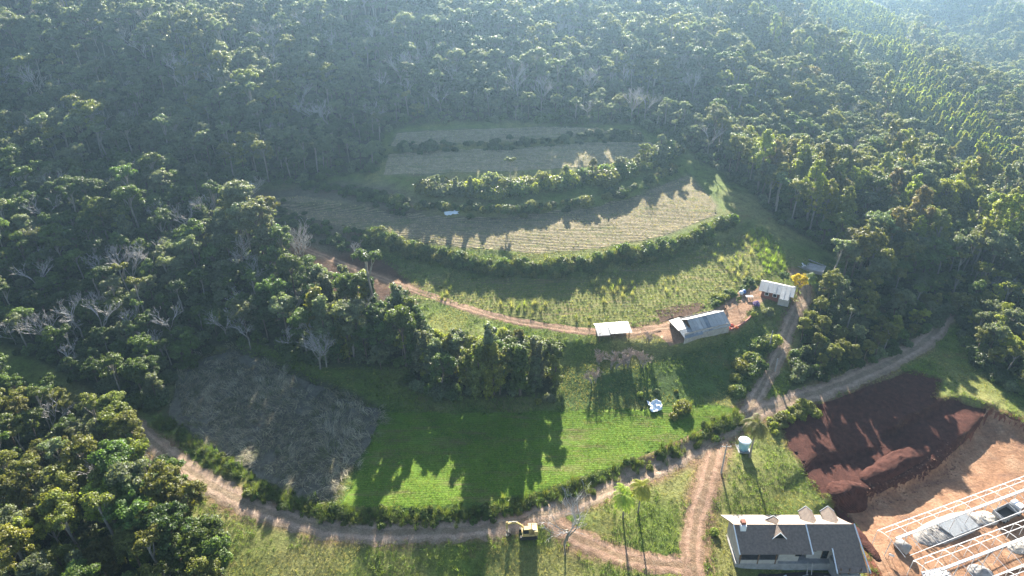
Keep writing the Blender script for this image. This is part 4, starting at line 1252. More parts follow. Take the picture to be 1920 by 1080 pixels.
def small_sign():
    p = at(1668, 1050)
    e = empty('site_board', tuple(p), R(-30)); tag(e, 'small white board on thin legs at the site corner', 'board')
    MB().box((0, 0, 1.3), (.9, .06, .5)).build('panel', MAT['white_paint'], e)
    for x in (-.35, .35): MB().box((x, 0, .5), (.06, .06, 1.2)).build('leg', MAT['brick'], e)
small_sign()
def truck():
    p = at(1886, 968)
    e = empty('dump_truck', tuple(p), R(24)); tag(e, 'white dump truck with dark empty bed under the steel frame', 'truck')
    for x in (-1.9, -1.0, 2.4):
        for s in (-1, 1):
            w = MB().tube([(x, s * .95 - .15, .48), (x, s * .95 + .15, .48)], .48, 16).build('wheel', MAT['rubber'], e)
            MB().tube([(x, s * 1.1 - .02, .48), (x, s * 1.1 + .02, .48)], .24, 12).build('rim', MAT['grey_metal'], w)
    MB().box((.3, 0, .75), (6.0, .9, .25)).build('chassis', MAT['dark_metal'], e)
    bed = MB().box((-.9, 0, 1.0), (4.2, 2.3, .12)).build('bed_floor', MAT['dark_metal'], e)
    for s in (-1, 1): MB().box((-.9, s * 1.15, 1.45), (4.2, .1, 1.0)).build('bed_side', MAT['grey_metal'], e)
    MB().box((1.2, 0, 1.6), (.1, 2.2, 1.3)).build('headboard', MAT['grey_metal'], e)
    MB().box((-3.0, 0, 1.45), (.1, 2.2, 1.0)).build('tailgate', MAT['grey_metal'], e)
    cab = MB().add([(1.5, -1.1, .7), (3.3, -1.1, .7), (3.3, 1.1, .7), (1.5, 1.1, .7), (1.5, -1.05, 2.6), (2.95, -1.0, 2.6), (2.95, 1.0, 2.6), (1.5, 1.05, 2.6), (3.3, -1.1, 1.6), (3.3, 1.1, 1.6)],
                   [[3, 2, 1, 0], [4, 5, 6, 7], [0, 1, 8, 5, 4], [2, 3, 7, 6, 9], [3, 0, 4, 7], [1, 2, 9, 8], [8, 9, 6, 5]]).build('cab', MAT['white_paint'], e, bevel=.06)
    MB().add([(3.3, -.95, 1.66), (3.3, .95, 1.66), (3.0, .9, 2.48), (3.0, -.9, 2.48)], [[0, 1, 2, 3]]).build('windscreen', MAT['dark_glass'], cab, loc=(.035, 0, 0.02))
    for s in (-1, 1):
        MB().box((2.35, s * 1.085, 2.0), (.9, .05, .6)).build('side_window', MAT['dark_glass'], cab)
        MB().box((3.1, s * 1.25, 1.9), (.08, .2, .45)).build('mirror', MAT['dark_metal'], cab)
        MB().box((3.34, s * .75, 1.05), (.06, .35, .2)).build('headlight', MAT['white_paint'], cab)
    MB().box((3.38, 0, .62), (.15, 2.2, .3)).build('bumper', MAT['grey_metal'], e)
truck()
# clods and heaps of dug earth along the cut banks
heap('earth_heap', 'long dark red bank of dug earth across the tilled plot', 'earth', 1680, 868, 22, 5.0, 1.5, R(28), MAT['red_till'], 11)
heap('earth_heap', 'reddish mound of dug earth at the lower edge of the tilled plot', 'earth', 1590, 925, 9, 6.0, 1.6, R(10), MAT['red_till'], 12)
heap('earth_heap', 'narrow ridge of red soil between grass and building site', 'earth', 1606, 1000, 2.6, 14, .8, R(12), MAT['red_till'], 14)
def clods():
    g = np.random.default_rng(31)
    line = line_px([(1585,948),(1640,932),(1700,912),(1755,886),(1795,850)], 8)
    n = 420
    k = g.random(n) * (len(line) - 1); i = k.astype(int)
    q = line[i] + g.normal(size=(n, 3)) * [1.2, 1.2, 0]
    mb = MB()
    for x, y, _ in q:
        s = g.uniform(.08, .3)
        mb.box((x, y, ground_z(x, y) + s * .2), (s, s * g.uniform(.6, 1.2), s * .8), g.uniform(0, 3))
    o = mb.build('clods', MAT['clod'])
    tag(o, 'scattered clods and stones below the cut bank', 'stones', kind='stuff')
clods()

# ------------------------------------------------------------------ farmyard small things
def tarp(px, py, label, mat, s, seed):
    p = at(px, py); g = np.random.default_rng(seed)
    n = 12; vs, fs = [], []
    for j in range(n + 1):
        for i in range(n + 1):
            x, y = (i / n - .5) * s[0], (j / n - .5) * s[1]
            x += .25 * s[0] * (float(vnoise(x * 1.3, y * 1.3, .9, seed)) - .5); y += .5 * s[1] * (float(vnoise(x + 5, y, 1.1, seed + 1)) - .5)
            X, Y = p[0] + x, p[1] + y
            vs.append((x, y, ground_z(X, Y) - p[2] + .12 + s[2] * float(vnoise(x * 1.5 + 3, y * 1.5, .8, seed + 2))))
    for j in range(n):
        for i in range(n): fs.append([j*(n+1)+i, j*(n+1)+i+1, (j+1)*(n+1)+i+1, (j+1)*(n+1)+i])
    o = MB().add(vs, fs).build('tarpaulin', mat, None, True, tuple(p))
    m = o.modifiers.new('thick', 'SOLIDIFY'); m.thickness = .02
    return tag(o, label, 'tarpaulin')
tarp(1228, 765, 'crumpled white tarpaulin lying on the edge of the green field', MAT['tarp_white'], (2.6, 2.6, .9), 3)
tarp(848, 400, 'narrow white sheet lying along the stubble field', MAT['tarp_white'], (4.2, .9, .4), 4)
tarp(1467, 573, 'bright blue tarpaulin in the shade below the farmhouse', MAT['tarp_blue'], (1.6, .9, .3), 5)
def pond_thing():
    p = at(1410, 560)
    # covered motorbike-like pile: a garden table and chairs under the dark tree
    e = empty('garden_table', (p[0] - .8, p[1], p[2])); tag(e, 'pale garden table in the shade before the farmhouse', 'table')
    MB().box((0, 0, .75), (1.8, .8, .06)).build('table_top', MAT['white_paint'], e)
    for x in (-.75, .75):
        for y in (-.3, .3): MB().box((x, y, .36), (.08, .08, .74)).build('leg', MAT['grey_wood'], e)
    for i, (x, y) in enumerate(((-2.4, 1.6), (-1.6, 2.1))):
        c = empty('laundry_pile', (p[0] + x, p[1] + y, ground_z(p[0] + x, p[1] + y)))
        tag(c, ('white bundle of cloth by the table, left', 'blue bundle of cloth by the table, right')[i], 'bundle')
        vs, fs = [], []
        for j in range(6):
            for k in range(10):
                r = .6 * math.sin(math.pi * (j + .4) / 6.5) * (1 + .2 * math.sin(k * 3 + j)); a = k * .6283
                vs.append((r * math.cos(a), r * math.sin(a), .7 * (1 - math.cos(math.pi * j / 6)) / 2 * 1.6))
        for j in range(5):
            for k in range(10): fs.append([j*10+k, j*10+(k+1) % 10, (j+1)*10+(k+1) % 10, (j+1)*10+k])
        fs.append([50 + k for k in range(10)])
        MB().add(vs, fs).build('cloth', MAT[('tarp_white', 'tarp_blue')[i]], c, True)
pond_thing()
def dog():
    p = at(1360, 579)
    s = 1.25
    pts = [(-.45, 0, .50), (-.1, 0, .52), (.25, 0, .54), (.42, 0, .66), (.55, 0, .78), (.72, 0, .74)]
    me = bpy.data.meshes.new('dog')
    v = [tuple(c * s for c in q) for q in pts]
    e = [(0, 1), (1, 2), (2, 3), (3, 4), (4, 5)]
    rad = [.12, .13, .15, .10, .10, .05]
    def chain(root, qs, rs):
        last = root
        for q, r in zip(qs, rs):
            v.append(tuple(c * s for c in q)); rad.append(r); e.append((last, len(v) - 1)); last = len(v) - 1
    for y in (-.11, .11):
        chain(2, [(.27, y, .42), (.25, y, .22), (.29, y, .02)], [.07, .045, .04])
        chain(0, [(-.42, y, .42), (-.36, y, .28), (-.48, y, .16), (-.45, y, .02)], [.09, .06, .04, .04])
        chain(4, [(.5, y * .7, .92)], [.03])
    chain(0, [(-.62, 0, .6), (-.78, 0, .68)], [.035, .025])
    me.from_pydata(v, e, [])
    o = bpy.data.objects.new('dog', me); COL.objects.link(o)
    o.location = tuple(p); o.rotation_euler = (0, 0, R(70))
    sk = o.modifiers.new('skin', 'SKIN')
    for i, r in enumerate(rad): me.skin_vertices[0].data[i].radius = (r * s, r * s)
    me.skin_vertices[0].data[1].use_root = True
    for i in range(len(rad)):
        if i != 1: me.skin_vertices[0].data[i].use_root = False
    sb = o.modifiers.new('sub', 'SUBSURF'); sb.levels = 1; sb.render_levels = 1
    me.materials.append(MAT['fur'])
    tag(o, 'brown dog standing on the bare earth of the farmyard', 'dog')
dog()
def fence_wall():
    # low curved stone edge between the yard and the slope below
    ln = line_px([(1362,622),(1385,612),(1402,600),(1412,588)], 5)
    e = empty('garden_wall', tuple(ln[0])); tag(e, 'low curved stone edging below the farmyard flower bed', 'wall')
    for i in range(0, len(ln) - 1):
        a, b = ln[i] - ln[0], ln[i + 1] - ln[0]
        MB().bar((a[0], a[1], a[2] + .15), (b[0], b[1], b[2] + .15), .4, .6).build('stone', MAT['brick'], e)
fence_wall()
hut = at(458, 368)
e = empty('hut', tuple(hut + [0, 2, 0]), R(10)); tag(e, 'tiny hut with pale roof half hidden at the top of the left wood', 'hut')
MB().box((0, 0, 1.2), (4, 3, 2.6)).build('wall', MAT['grey_wood'], e)
for s in (-1, 1):
    q = [(-2.4, s * 2.0, 2.5), (2.4, s * 2.0, 2.5), (2.4, 0.01 * s, 3.4), (-2.4, 0.01 * s, 3.4)]
    MB().slab(q if s < 0 else q[::-1], .06).build('roof_sheet', MAT['zinc_pale'], e)
# sandy strip climbing through the far plantation
ribbon('forest_path', line_px([(1656,222),(1664,195),(1668,165),(1676,130)], 10), 4.0, MAT['site'], .15, 9)

# ------------------------------------------------------------------ tree kinds
TONES = {
 'dark green': (.040, .066, .022), 'mid-green': (.062, .100, .027), 'olive green': (.100, .115, .032), 'grey-green': (.100, .125, .075),
 'yellow-green': (.150, .180, .034), 'tan-olive': (.125, .112, .050), 'pale bluish-green': (.085, .115, .065)}
TONES = {k: (v[0] * 1.46, v[1] * 1.33, v[2] * 1.2) for k, v in TONES.items()}
TN = list(TONES)
BROAD = [broad(11, 11.5, 3.9), broad(12, 10.5, 3.3, .9, 5), broad(13, 12.5, 4.6, .6, 8), broad(14, 12.5, 3.4, 1.0, 6), broad(15, 9, 4.2, .6, 7),
         broad(16, 14.5, 3.9, .8, 7, bark='bark_pale'), broad(17, 12, 3.2, .7, 5, sparse=True, bark='bark_pale'), broad(18, 15, 3.4, .65, 5, sparse=True, bark='bark_pale'),
         broad(19, 11, 3.0, 1.1, 4), broad(20, 10, 3.6, .8, 6), broad(21, 13.5, 4.2, .7, 9), broad(22, 8.5, 3.0, .9, 5)]
COLUMN = [column(31, 12, 2.6), column(32, 14, 3.0), column(33, 10, 2.4)]
EUCA = [euca(41, 22, 4.4), euca(42, 25, 4.8), euca(43, 19, 4.0)]
CONE = [cone(51, 8.5, 2.0), cone(52, 7.5, 1.8)]
BUSH = [bush(61, 1.6, 1.8), bush(62, 2.0, 2.4), bush(63, 1.3, 1.4), bush(64, 2.4, 2.2, nl=12)]
BARE = [bare(71, 12, .75, 5), bare(72, 12, .6, 5, stems=2), bare(73, 10, .9, 5), bare(74, 14, .6, 5)]
PALM = [palm(81, 9), palm(82, 7.5)]
KIND = {'broadleaf_tree': BROAD, 'vine_covered_tree': COLUMN, 'tall_tree': EUCA, 'plantation_tree': CONE, 'shrub': BUSH, 'bare_tree': BARE, 'palm_tree': PALM}
PARTN = {'shrub': ('crown', 'stem'), 'bare_tree': ('twigs', 'trunk'), 'palm_tree': ('fronds', 'trunk')}
def plant(kind, var, x, y, s, rz, tone, label, cat, group=None, tilt=0.):
    e = empty(kind, (x, y, float(hz(x, y))), rz)
    e.rotation_euler = (tilt, 0, rz)
    e.scale = (s, s, s)
    a, b = PARTN.get(kind, ('crown', 'trunk'))
    col = TONES[tone] if isinstance(tone, str) else tone
    for n, me in zip((a, b), KIND[kind][var]):
        o = link(n, me, e); o.color = (*col, 1)
        if n == 'twigs': o['kind'] = 'stuff'
    tag(e, label, cat, group)
    return e

ORD = ['first','second','third','fourth','fifth','sixth','seventh','eighth','ninth','tenth','eleventh','twelfth','thirteenth','fourteenth','fifteenth','sixteenth','seventeenth','eighteenth','nineteenth','twentieth']

# forest: jittered grid over the ground, each point given a kind and a colour
trees = []                     # (kind, var, x, y, scale, rz, tone, zone)
FZ = {k: np.array(v, float) for k, v in FOREST.items()}
P_PLANT = np.array([(1668,178),(1690,120),(1720,130),(1790,200),(1850,262),(1905,320),(1890,350),(1820,305),(1730,255),(1664,225)], float)
P_PLANT2 = np.array([(1440,-30),(1600,-30),(1690,70),(1700,110),(1670,150),(1620,110),(1560,60)], float)
P_PATH = np.array([(1645,262),(1672,262),(1678,160),(1690,100),(1668,100),(1654,160)], float)
P_OPEN = np.array([(1662,180),(1690,120),(1790,195),(1905,315),(1900,392),(1860,380),(1800,340),(1730,300),(1655,270)], float)
P_OPEN2 = np.array([(1430,-30),(1610,-40),(1700,70),(1705,120),(1680,180),(1610,150),(1540,95)], float)
BARE_TOP = np.array([(-300,-200),(150,-60),(125,15),(70,60),(10,85),(-300,150)], float)
def grid_pts(x0, x1, y0, y1, step, seed):
    g = np.random.default_rng(seed)
    x, y = np.meshgrid(np.arange(x0, x1, step), np.arange(y0, y1, step))
    x = x + (np.arange(x.shape[0]) % 2)[:, None] * step / 2
    return (x + g.uniform(-.4, .4, x.shape) * step).ravel(), (y + g.uniform(-.4, .4, y.shape) * step).ravel()
def forest():
    g = np.random.default_rng(99)
    X, Y = grid_pts(-260, 520, 55, 950, 4.5, 3)
    Z = hz(X, Y)
    u, v, dep = proj(X, Y, Z)
    inz = {k: sdf(u, v, p) < 0 for k, p in FZ.items()}
    notop = sdf(u, v, BARE_TOP) > 0
    inp = (sdf(u, v, P_OPEN) < 0) | (sdf(u, v, P_PATH) < 0)
    inp2 = sdf(u, v, P_OPEN2) < 0
    sp_ = vnoise(X, Y, 30, 41); sp2 = vnoise(X, Y, 14, 42)
    for i in range(len(X)):
        if u[i] < -190 or u[i] > 2120 or v[i] < -110 or v[i] > 1230 or dep[i] < 5: continue
        z = next((k for k in inz if inz[k][i]), None)
        if z is None or inp[i]: continue
        if inp2[i]: continue
        d = np.hypot(X[i], Y[i])
        r = g.random()
        s = .6 + .65 * (.5 * sp2[i] + .5 * g.random()) ** 1.1
        if z in ('left_hill', 'near_left'): s *= .85
        if z == 'left_hill' and u[i] > 480: s *= 1.32
        if z == 'right' and v[i] > 540: s *= .72 if v[i] < 590 else .5 if u[i] < 1790 else .8
        if z == 'mountain' and v[i] > 190 and u[i] > 650: s *= .75 if u[i] < 1000 else .62
        if d > 330: 
            if g.random() < .38: continue
            s *= 1.15
        s *= .78 + .45 * sp_[i]
        kind, var = 'broadleaf_tree', int(g.integers(0, 12))
        if z == 'left_hill':
            if r < .12: kind, var, s = 'bare_tree', int(g.integers(0, 4)), g.uniform(.8, 1.1)
            elif u[i] > 520 and r < .45: kind, var, s = 'vine_covered_tree', int(g.integers(0, 3)), g.uniform(.7, 1.0)
        elif z == 'clump':
            if g.random() < .4: continue
            if r < .5: kind, var, s = 'vine_covered_tree', int(g.integers(0, 3)), g.uniform(.7, 1.1)
            else: var, s = int(g.choice([0, 4, 1])), g.uniform(.75, 1.0)
        elif z == 'near_left':
            if r < .09: kind, var, s = 'bare_tree', int(g.integers(0, 4)), g.uniform(.7, 1.0)
        elif z == 'mountain':
            if r < .09: kind, var, s = 'bare_tree', int(g.integers(0, 4)), g.uniform(.8, 1.2)
            elif r < .30: var = int(g.choice([6, 7, 5]))
        elif z == 'right':
            if sp_[i] > .5 and 1400 < u[i] < 1900 and v[i] < 520 and r < .36: kind, var, s = 'tall_tree', int(g.integers(0, 3)), g.uniform(.5, 1.05)
            elif r < .02: kind, var, s = 'bare_tree', int(g.integers(0, 4)), g.uniform(.8, 1.1)
        q = sp2[i] * .6 + g.random() * .4
        if z == 'near_left': tone = TN[0 if q < .3 else 1 if q < .52 else 2 if q < .68 else 3 if q < .85 else 4]
        elif z == 'mountain': tone = TN[0 if q < .28 else 6 if q < .5 else 3 if q < .7 else 2 if q < .86 else 5 if g.random() < .25 else 4]
        elif z == 'right': tone = TN[1 if q < .32 else 6 if q < .45 else 2 if q < .66 else 3 if q < .78 else 4 if q < .95 else 5]
        else: tone = TN[0 if q < .42 else 1 if q < .62 else 3 if q < .78 else 2 if q < .9 else 4]
        if kind == 'tall_tree': tone = TN[2 if q < .42 else 4 if q < .62 else 5 if q < .72 else 3]
        trees.append([kind, var, X[i], Y[i], s, g.uniform(0, 6.28), tone, z])
forest()
def fill(poly, step, seed, z, kinds):
    g = np.random.default_rng(seed)
    x, y = spread(poly_px(poly), step, seed)
    for a, b in zip(x, y):
        k, v_, lo, hi = kinds[int(g.integers(0, len(kinds)))]
        trees.append([k, int(g.choice(v_)), a, b, g.uniform(lo, hi), g.uniform(0, 6.28), TN[int(g.choice([1, 3, 2, 3, 4, 6]))], z])
fill([(680,610),(760,610),(800,650),(880,672),(1000,672),(1045,690),(1045,730),(960,742),(860,742),(760,720),(690,680)], 4.6, 61, 'clump', [('vine_covered_tree', (0, 1, 2), .75, 1.1), ('broadleaf_tree', (0, 1, 4, 9, 11), .6, 1.0)])
fill([(590,625),(740,640),(760,695),(620,688)], 4.6, 62, 'clump', [('vine_covered_tree', (0, 1, 2), .95, 1.3), ('broadleaf_tree', (3, 8, 5), .85, 1.1)])
fill([(905,685),(1040,690),(1035,735),(900,738)], 4.8, 63, 'clump', [('vine_covered_tree', (0, 1, 2), .9, 1.2), ('broadleaf_tree', (0, 3, 8), .85, 1.1)])
# plantation in straight rows on the spur
def plantation(poly, step, seed, ang, z):
    w = np.array([at(*p)[:2] for p in poly])
    x, y = spread(w, step, seed, rows=ang)
    g = np.random.default_rng(seed)
    for a, b in zip(x, y):
        trees.append(['plantation_tree', int(g.integers(0, 2)), a, b, g.uniform(1.15, 1.6), g.uniform(0, 6.28), 'yellow-green' if g.random() < .7 else 'mid-green', z])
plantation(P_PLANT, (3.8, 5.2), 5, R(-60), 'spur')
plantation(P_PLANT2, (4.2, 5.0), 6, R(-60), 'ridge')

# the largest in the picture become things of their own, the rest one mass
KH = {'broadleaf_tree': 13, 'vine_covered_tree': 12, 'tall_tree': 22, 'plantation_tree': 8, 'bare_tree': 11}
LIMIT = {'broadleaf_tree': 290, 'vine_covered_tree': 60, 'tall_tree': 110, 'plantation_tree': 160, 'bare_tree': 80}
WHERE = {'left_hill': 'in the left wood', 'near_left': 'in the lower-left wood', 'mountain': 'in the hillside forest',
         'right': 'in the right wood', 'clump': 'in the central clump', 'spur': 'on the far spur', 'ridge': 'on the far ridge'}
WHAT = {'broadleaf_tree': 'broad-crowned tree', 'vine_covered_tree': 'climber-covered tree', 'tall_tree': 'tall lumpy-crowned tree', 'plantation_tree': 'pointed plantation tree', 'bare_tree': 'leafless grey tree'}
def settle():
    score = []
    for t in trees:
        x, y = t[2], t[3]; z = float(hz(x, y)) + KH[t[0]] * t[4] * .75
        u, v, dep = proj(x, y, z)
        ins = 5 < u < 1915 and 5 < v < 1075
        score.append((t[4] * KH[t[0]] / dep if ins else 0, u, v))
    rest = []
    byk = {}
    for i, t in enumerate(trees): byk.setdefault(t[0], []).append(i)
    single = []
    for k, ids in byk.items():
        ids.sort(key=lambda i: -score[i][0])
        n = LIMIT[k]
        single += [i for i in ids[:n] if score[i][0] > 0]; rest += ids[n:] + [i for i in ids[:n] if score[i][0] == 0]
    groups = {}
    for i in single:
        t = trees[i]
        # a band of the wood: which named thing it lies nearest to
        groups.setdefault((t[0], t[7], t[6] if t[0] != 'bare_tree' else ''), []).append(i)
    for (k, z, tone), ids in groups.items():
        ids.sort(key=lambda i: score[i][2])
        nt_ = max(1, math.ceil(len(ids) / 9)); per = math.ceil(len(ids) / nt_)
        tiers = [sorted(ids[a:a + per], key=lambda i: score[i][1]) for a in range(0, len(ids), per)]
        for b, tier in enumerate(tiers):
            for j, i in enumerate(tier):
                t = trees[i]
                lab = (tone + ' ' if tone else '') + WHAT[k] + ' ' + WHERE[z]
                if len(tiers) > 1: lab += ', ' + ORD[b] + ' tier from top'
                if len(tier) > 1: lab += ', ' + ORD[j] + ' from left'
                plant(k, t[1], t[2], t[3], t[4], t[5], t[6], lab, 'tree', WHAT[k] + 's ' + WHERE[z])
    # the mass
    src, cols, key = [], [], {}
    cache = {}
    pts, scl, rot, vi = [], [], [], []
    for i in rest:
        t = trees[i]
        kk = (t[0], t[1], t[6])
        if kk not in key:
            if kk[:2] not in cache: cache[kk[:2]] = join(*KIND[t[0]][t[1]], 'tree')
            key[kk] = len(src); src.append(cache[kk[:2]]); cols.append(TONES[t[6]])
        pts.append((t[2], t[3], float(hz(t[2], t[3])))); scl.append(t[4]); rot.append(t[5]); vi.append(key[kk])
    scatter('woodland', 'mass of mixed forest trees covering the far hillsides', 'woodland', pts, scl, rot, vi, src, cols)
    print('trees', len(trees), 'single', len(single), 'mass', len(rest))
settle()

# undergrowth beneath and along the edge of the woods
def undergrowth():
    g = np.random.default_rng(5)
    X, Y = grid_pts(-140, 200, 60, 300, 3.0, 8)
    u, v, dep = proj(X, Y, hz(X, Y))
    ok = np.zeros(len(X), bool)
    for k, p in FZ.items(): ok |= sdf(u, v, p) < 4
    ok &= (u > -120) & (u < 2040) & (v < 1200) & (v > -30)
    X, Y = X[ok], Y[ok]
    n = len(X)
    meshes = [join(*b, 'bush') for b in BUSH]
    vi = g.integers(0, 4, n) + 4 * g.integers(0, 3, n)
    scatter('undergrowth', 'dark leafy undergrowth beneath the forest trees', 'undergrowth', np.stack([X, Y, hz(X, Y)], -1), g.uniform(.6, 1.3, n), g.uniform(0, 6.28, n), vi,
            meshes * 3, [TONES['dark green']] * 4 + [TONES['mid-green']] * 4 + [TONES['pale bluish-green']] * 4)
undergrowth()

# ------------------------------------------------------------------ hedges of tall cane, grass and weeds
CANE = [blades(i, 34, 2.6, .7, .13, .55) for i in (1, 2, 3)]
TUFT = [blades(i, 12, .42, .32, .07, .7) for i in (4, 5, 6)]
WEED = [blades(i, 16, .75, .5, .12, .8) for i in (7, 8)]
STALK = [blades(i, 8, 1.25, .6, .085, 1.2, 'dry', 2, one_way=True) for i in (9, 10, 11)]
CROPM = [blades(i, 12, .5, .3, .10, .9) for i in (12, 13)]
LEAFY = [b[0] for b in BUSH]
def along(line, half, n, seed):
    g = np.random.default_rng(seed)
    k = g.random(n) * (len(line) - 1); i = k.astype(int); f = (k - i)[:, None]
    p = line[i] * (1 - f) + line[np.minimum(i + 1, len(line) - 1)] * f
    d = line[np.minimum(i + 1, len(line) - 1)] - line[i]
    nn = np.stack([-d[:, 1], d[:, 0]], -1) / (np.hypot(d[:, 0], d[:, 1])[:, None] + 1e-9)
    q = p[:, :2] + nn * (g.normal(size=n) * half)[:, None]
    return q[:, 0], q[:, 1]
def mass(name, label, cat, x, y, meshes, colors, s=(.7, 1.3), seed=0, sz=None, weights=None, rz=None):
    g = np.random.default_rng(seed)
    n = len(x); m = len(meshes); c = len(colors)
    ci = g.choice(c, n, p=weights)
    vi = g.integers(0, m, n) + m * ci
    sc = g.uniform(*s, n) * (1 if sz is None else sz)
    rz = g.uniform(0, 6.28, n) if rz is None else rz
    return scatter(name, label, cat, np.stack([x, y, hz(x, y)], -1), sc, rz, vi, list(meshes) * c, [k for k in colors for _ in range(m)])
C_CANE = [(.13, .15, .035), (.09, .125, .03), (.19, .175, .075)]
def hedge(name, label, pts, half, n, meshes, cols, s, seed):
    x, y = along(line_px(pts, 8), half, n, seed)
    w = .55 * vnoise(x, y, 4.5, seed + 60) + .45 * vnoise(x, y, 1.6, seed + 61)
    k = w > .30
    return mass(name, label, 'hedge', x[k], y[k], meshes, cols, s, seed, sz=(.45 + 1.15 * w[k]))
hedge('cane_hedge', 'tall cane hedge curving along the terrace edge below the stubble field', [(690,440),(760,465),(830,482),(900,498),(1000,508),(1100,500),(1180,484),(1260,462),(1320,440),(1372,415)], .8, 1000, CANE + LEAFY[:3], C_CANE[:2] + [TONES['mid-green'], TONES['olive green']], (.55, 1.05), 1)
hedge('shrub_hedge', 'dense leafy hedge curving below the upper field', [(800,352),(880,362),(960,360),(1050,348),(1130,335),(1200,312),(1262,280)], 1.2, 420, LEAFY, [TONES['olive green'], TONES['grey-green'], TONES['mid-green'], TONES['yellow-green']], (.85, 1.5), 2)
hedge('shrub_hedge', 'low thin hedge below the dense leafy one, at the field edge', [(700,372),(800,388),(920,394),(1040,388),(1130,372),(1200,350),(1272,312)], .7, 330, LEAFY, [TONES['olive green'], TONES['mid-green'], TONES['dark green']], (.4, .85), 3)
hedge('weed_hedge', 'dark weedy bank between the two upper fields', [(720,283),(850,277),(1000,269),(1150,257),(1200,256)], 1.0, 260, LEAFY, [TONES['dark green'], TONES['pale bluish-green']], (.35, .7), 4)
hedge('roadside_hedge', 'tall weeds and grass lining the field side of the dirt road', [(300,790),(390,850),(480,915),(560,950),(640,968),(760,975),(900,964),(1020,938),(1150,893),(1260,848),(1340,810),(1388,782)], .8, 1150, CANE + LEAFY[2:3], C_CANE[:2] + [TONES['mid-green']], (.3, .68), 5)
hedge('roadside_hedge', 'bushy green bank on the lower side of the road above the red earth', [(1440,800),(1480,782),(1520,765)], .8, 60, LEAFY, [TONES['yellow-green'], TONES['olive green']], (.22, .5), 6)
hedge('track_hedge', 'leafy weeds beside the track up to the farmhouse', [(1380,740),(1400,705),(1430,660),(1445,640)], 1.1, 60, LEAFY, [TONES['yellow-green'], TONES['mid-green']], (.5, .95), 7)
hedge('garden_hedge', 'row of leafy weeds between crop field and farmyard track', [(1335,570),(1355,560),(1400,538),(1430,520)], .7, 70, LEAFY, [TONES['mid-green'], TONES['yellow-green']], (.25, .55), 8)
hedge('weed_hedge', 'scrubby bushes on the bank below the farm track', [(800,645),(870,642),(950,650),(1035,652)], 1.4, 120, LEAFY, [TONES['mid-green'], TONES['grey-green'], TONES['yellow-green']], (.4, .9), 9)
hedge('weed_hedge', 'dark scrub on the riser of the stubble field', [(480,380),(560,420),(640,450),(700,460)], 2.0, 160, LEAFY, [TONES['dark green'], TONES['mid-green']], (.35, .7), 10)
hedge('weed_hedge', 'dark scrub along the track above the stubble field', [(560,350),(650,360),(720,375),(760,400)], 1.6, 130, LEAFY, [TONES['dark green'], TONES['mid-green']], (.35, .75), 11)

_c = ZONES['maize'].mean(0)
x, y = spread(_c + (ZONES['maize'] - _c) * 1.06, .66, 31)
_k = (sdf(x, y, ZONES['maize']) < -1.5) | (vnoise(x, y, 2.2, 91) > .5)
_k &= vnoise(x, y, 5, 92) * .6 + vnoise(x, y, 1.5, 93) * .4 > .27
x, y = x[_k], y[_k]
mass('maize_stalks', 'dry grey maize stalks leaning over the field beside the left wood', 'maize', x, y, STALK, [(.36, .315, .225), (.23, .20, .14), (.46, .41, .31), (.12, .13, .05)], (.6, 1.25), 31,
     rz=vnoise(x, y, 9, 94) * 7 + np.random.default_rng(96).normal(size=len(x)) * .9)
x, y = spread(ZONES['green'], .5, 32)
_k = vnoise(x, y * 2.5, 6, 96) * .6 + vnoise(x, y, 1.6, 97) * .4 > .36
x, y = x[_k], y[_k]
mass('meadow_grass', 'short bright green grass growing over the lower field', 'grass', x, y, TUFT, [(.105, .185, .018), (.15, .215, .024), (.19, .20, .05)], (.45, .8), 32)
x, y = spread(ZONES['crop'], (.7, 1.1), 33, rows=R(4))
mass('crop_rows', 'low yellowish-green crop growing in rows on the farm terrace', 'crop', x, y, CROPM, [(.19, .22, .045), (.26, .25, .09), (.12, .17, .03)], (.6, 1.25), 33)
for k, sd, lb in (('stub', 34, 'sparse dry stubble in rows on the middle terrace'), ('up1', 35, 'sparse dry stubble on the upper field above the hedge'), ('up2', 36, 'sparse dry stubble on the topmost strip of field')):
    x, y = spread(ZONES[k], (.9, 1.2), sd, rows=R(3))
    mass('stubble', lb, 'stubble', x, y, TUFT, [(.36, .30, .20), (.20, .20, .08), (.42, .36, .26)], (.6, 1.2), sd)
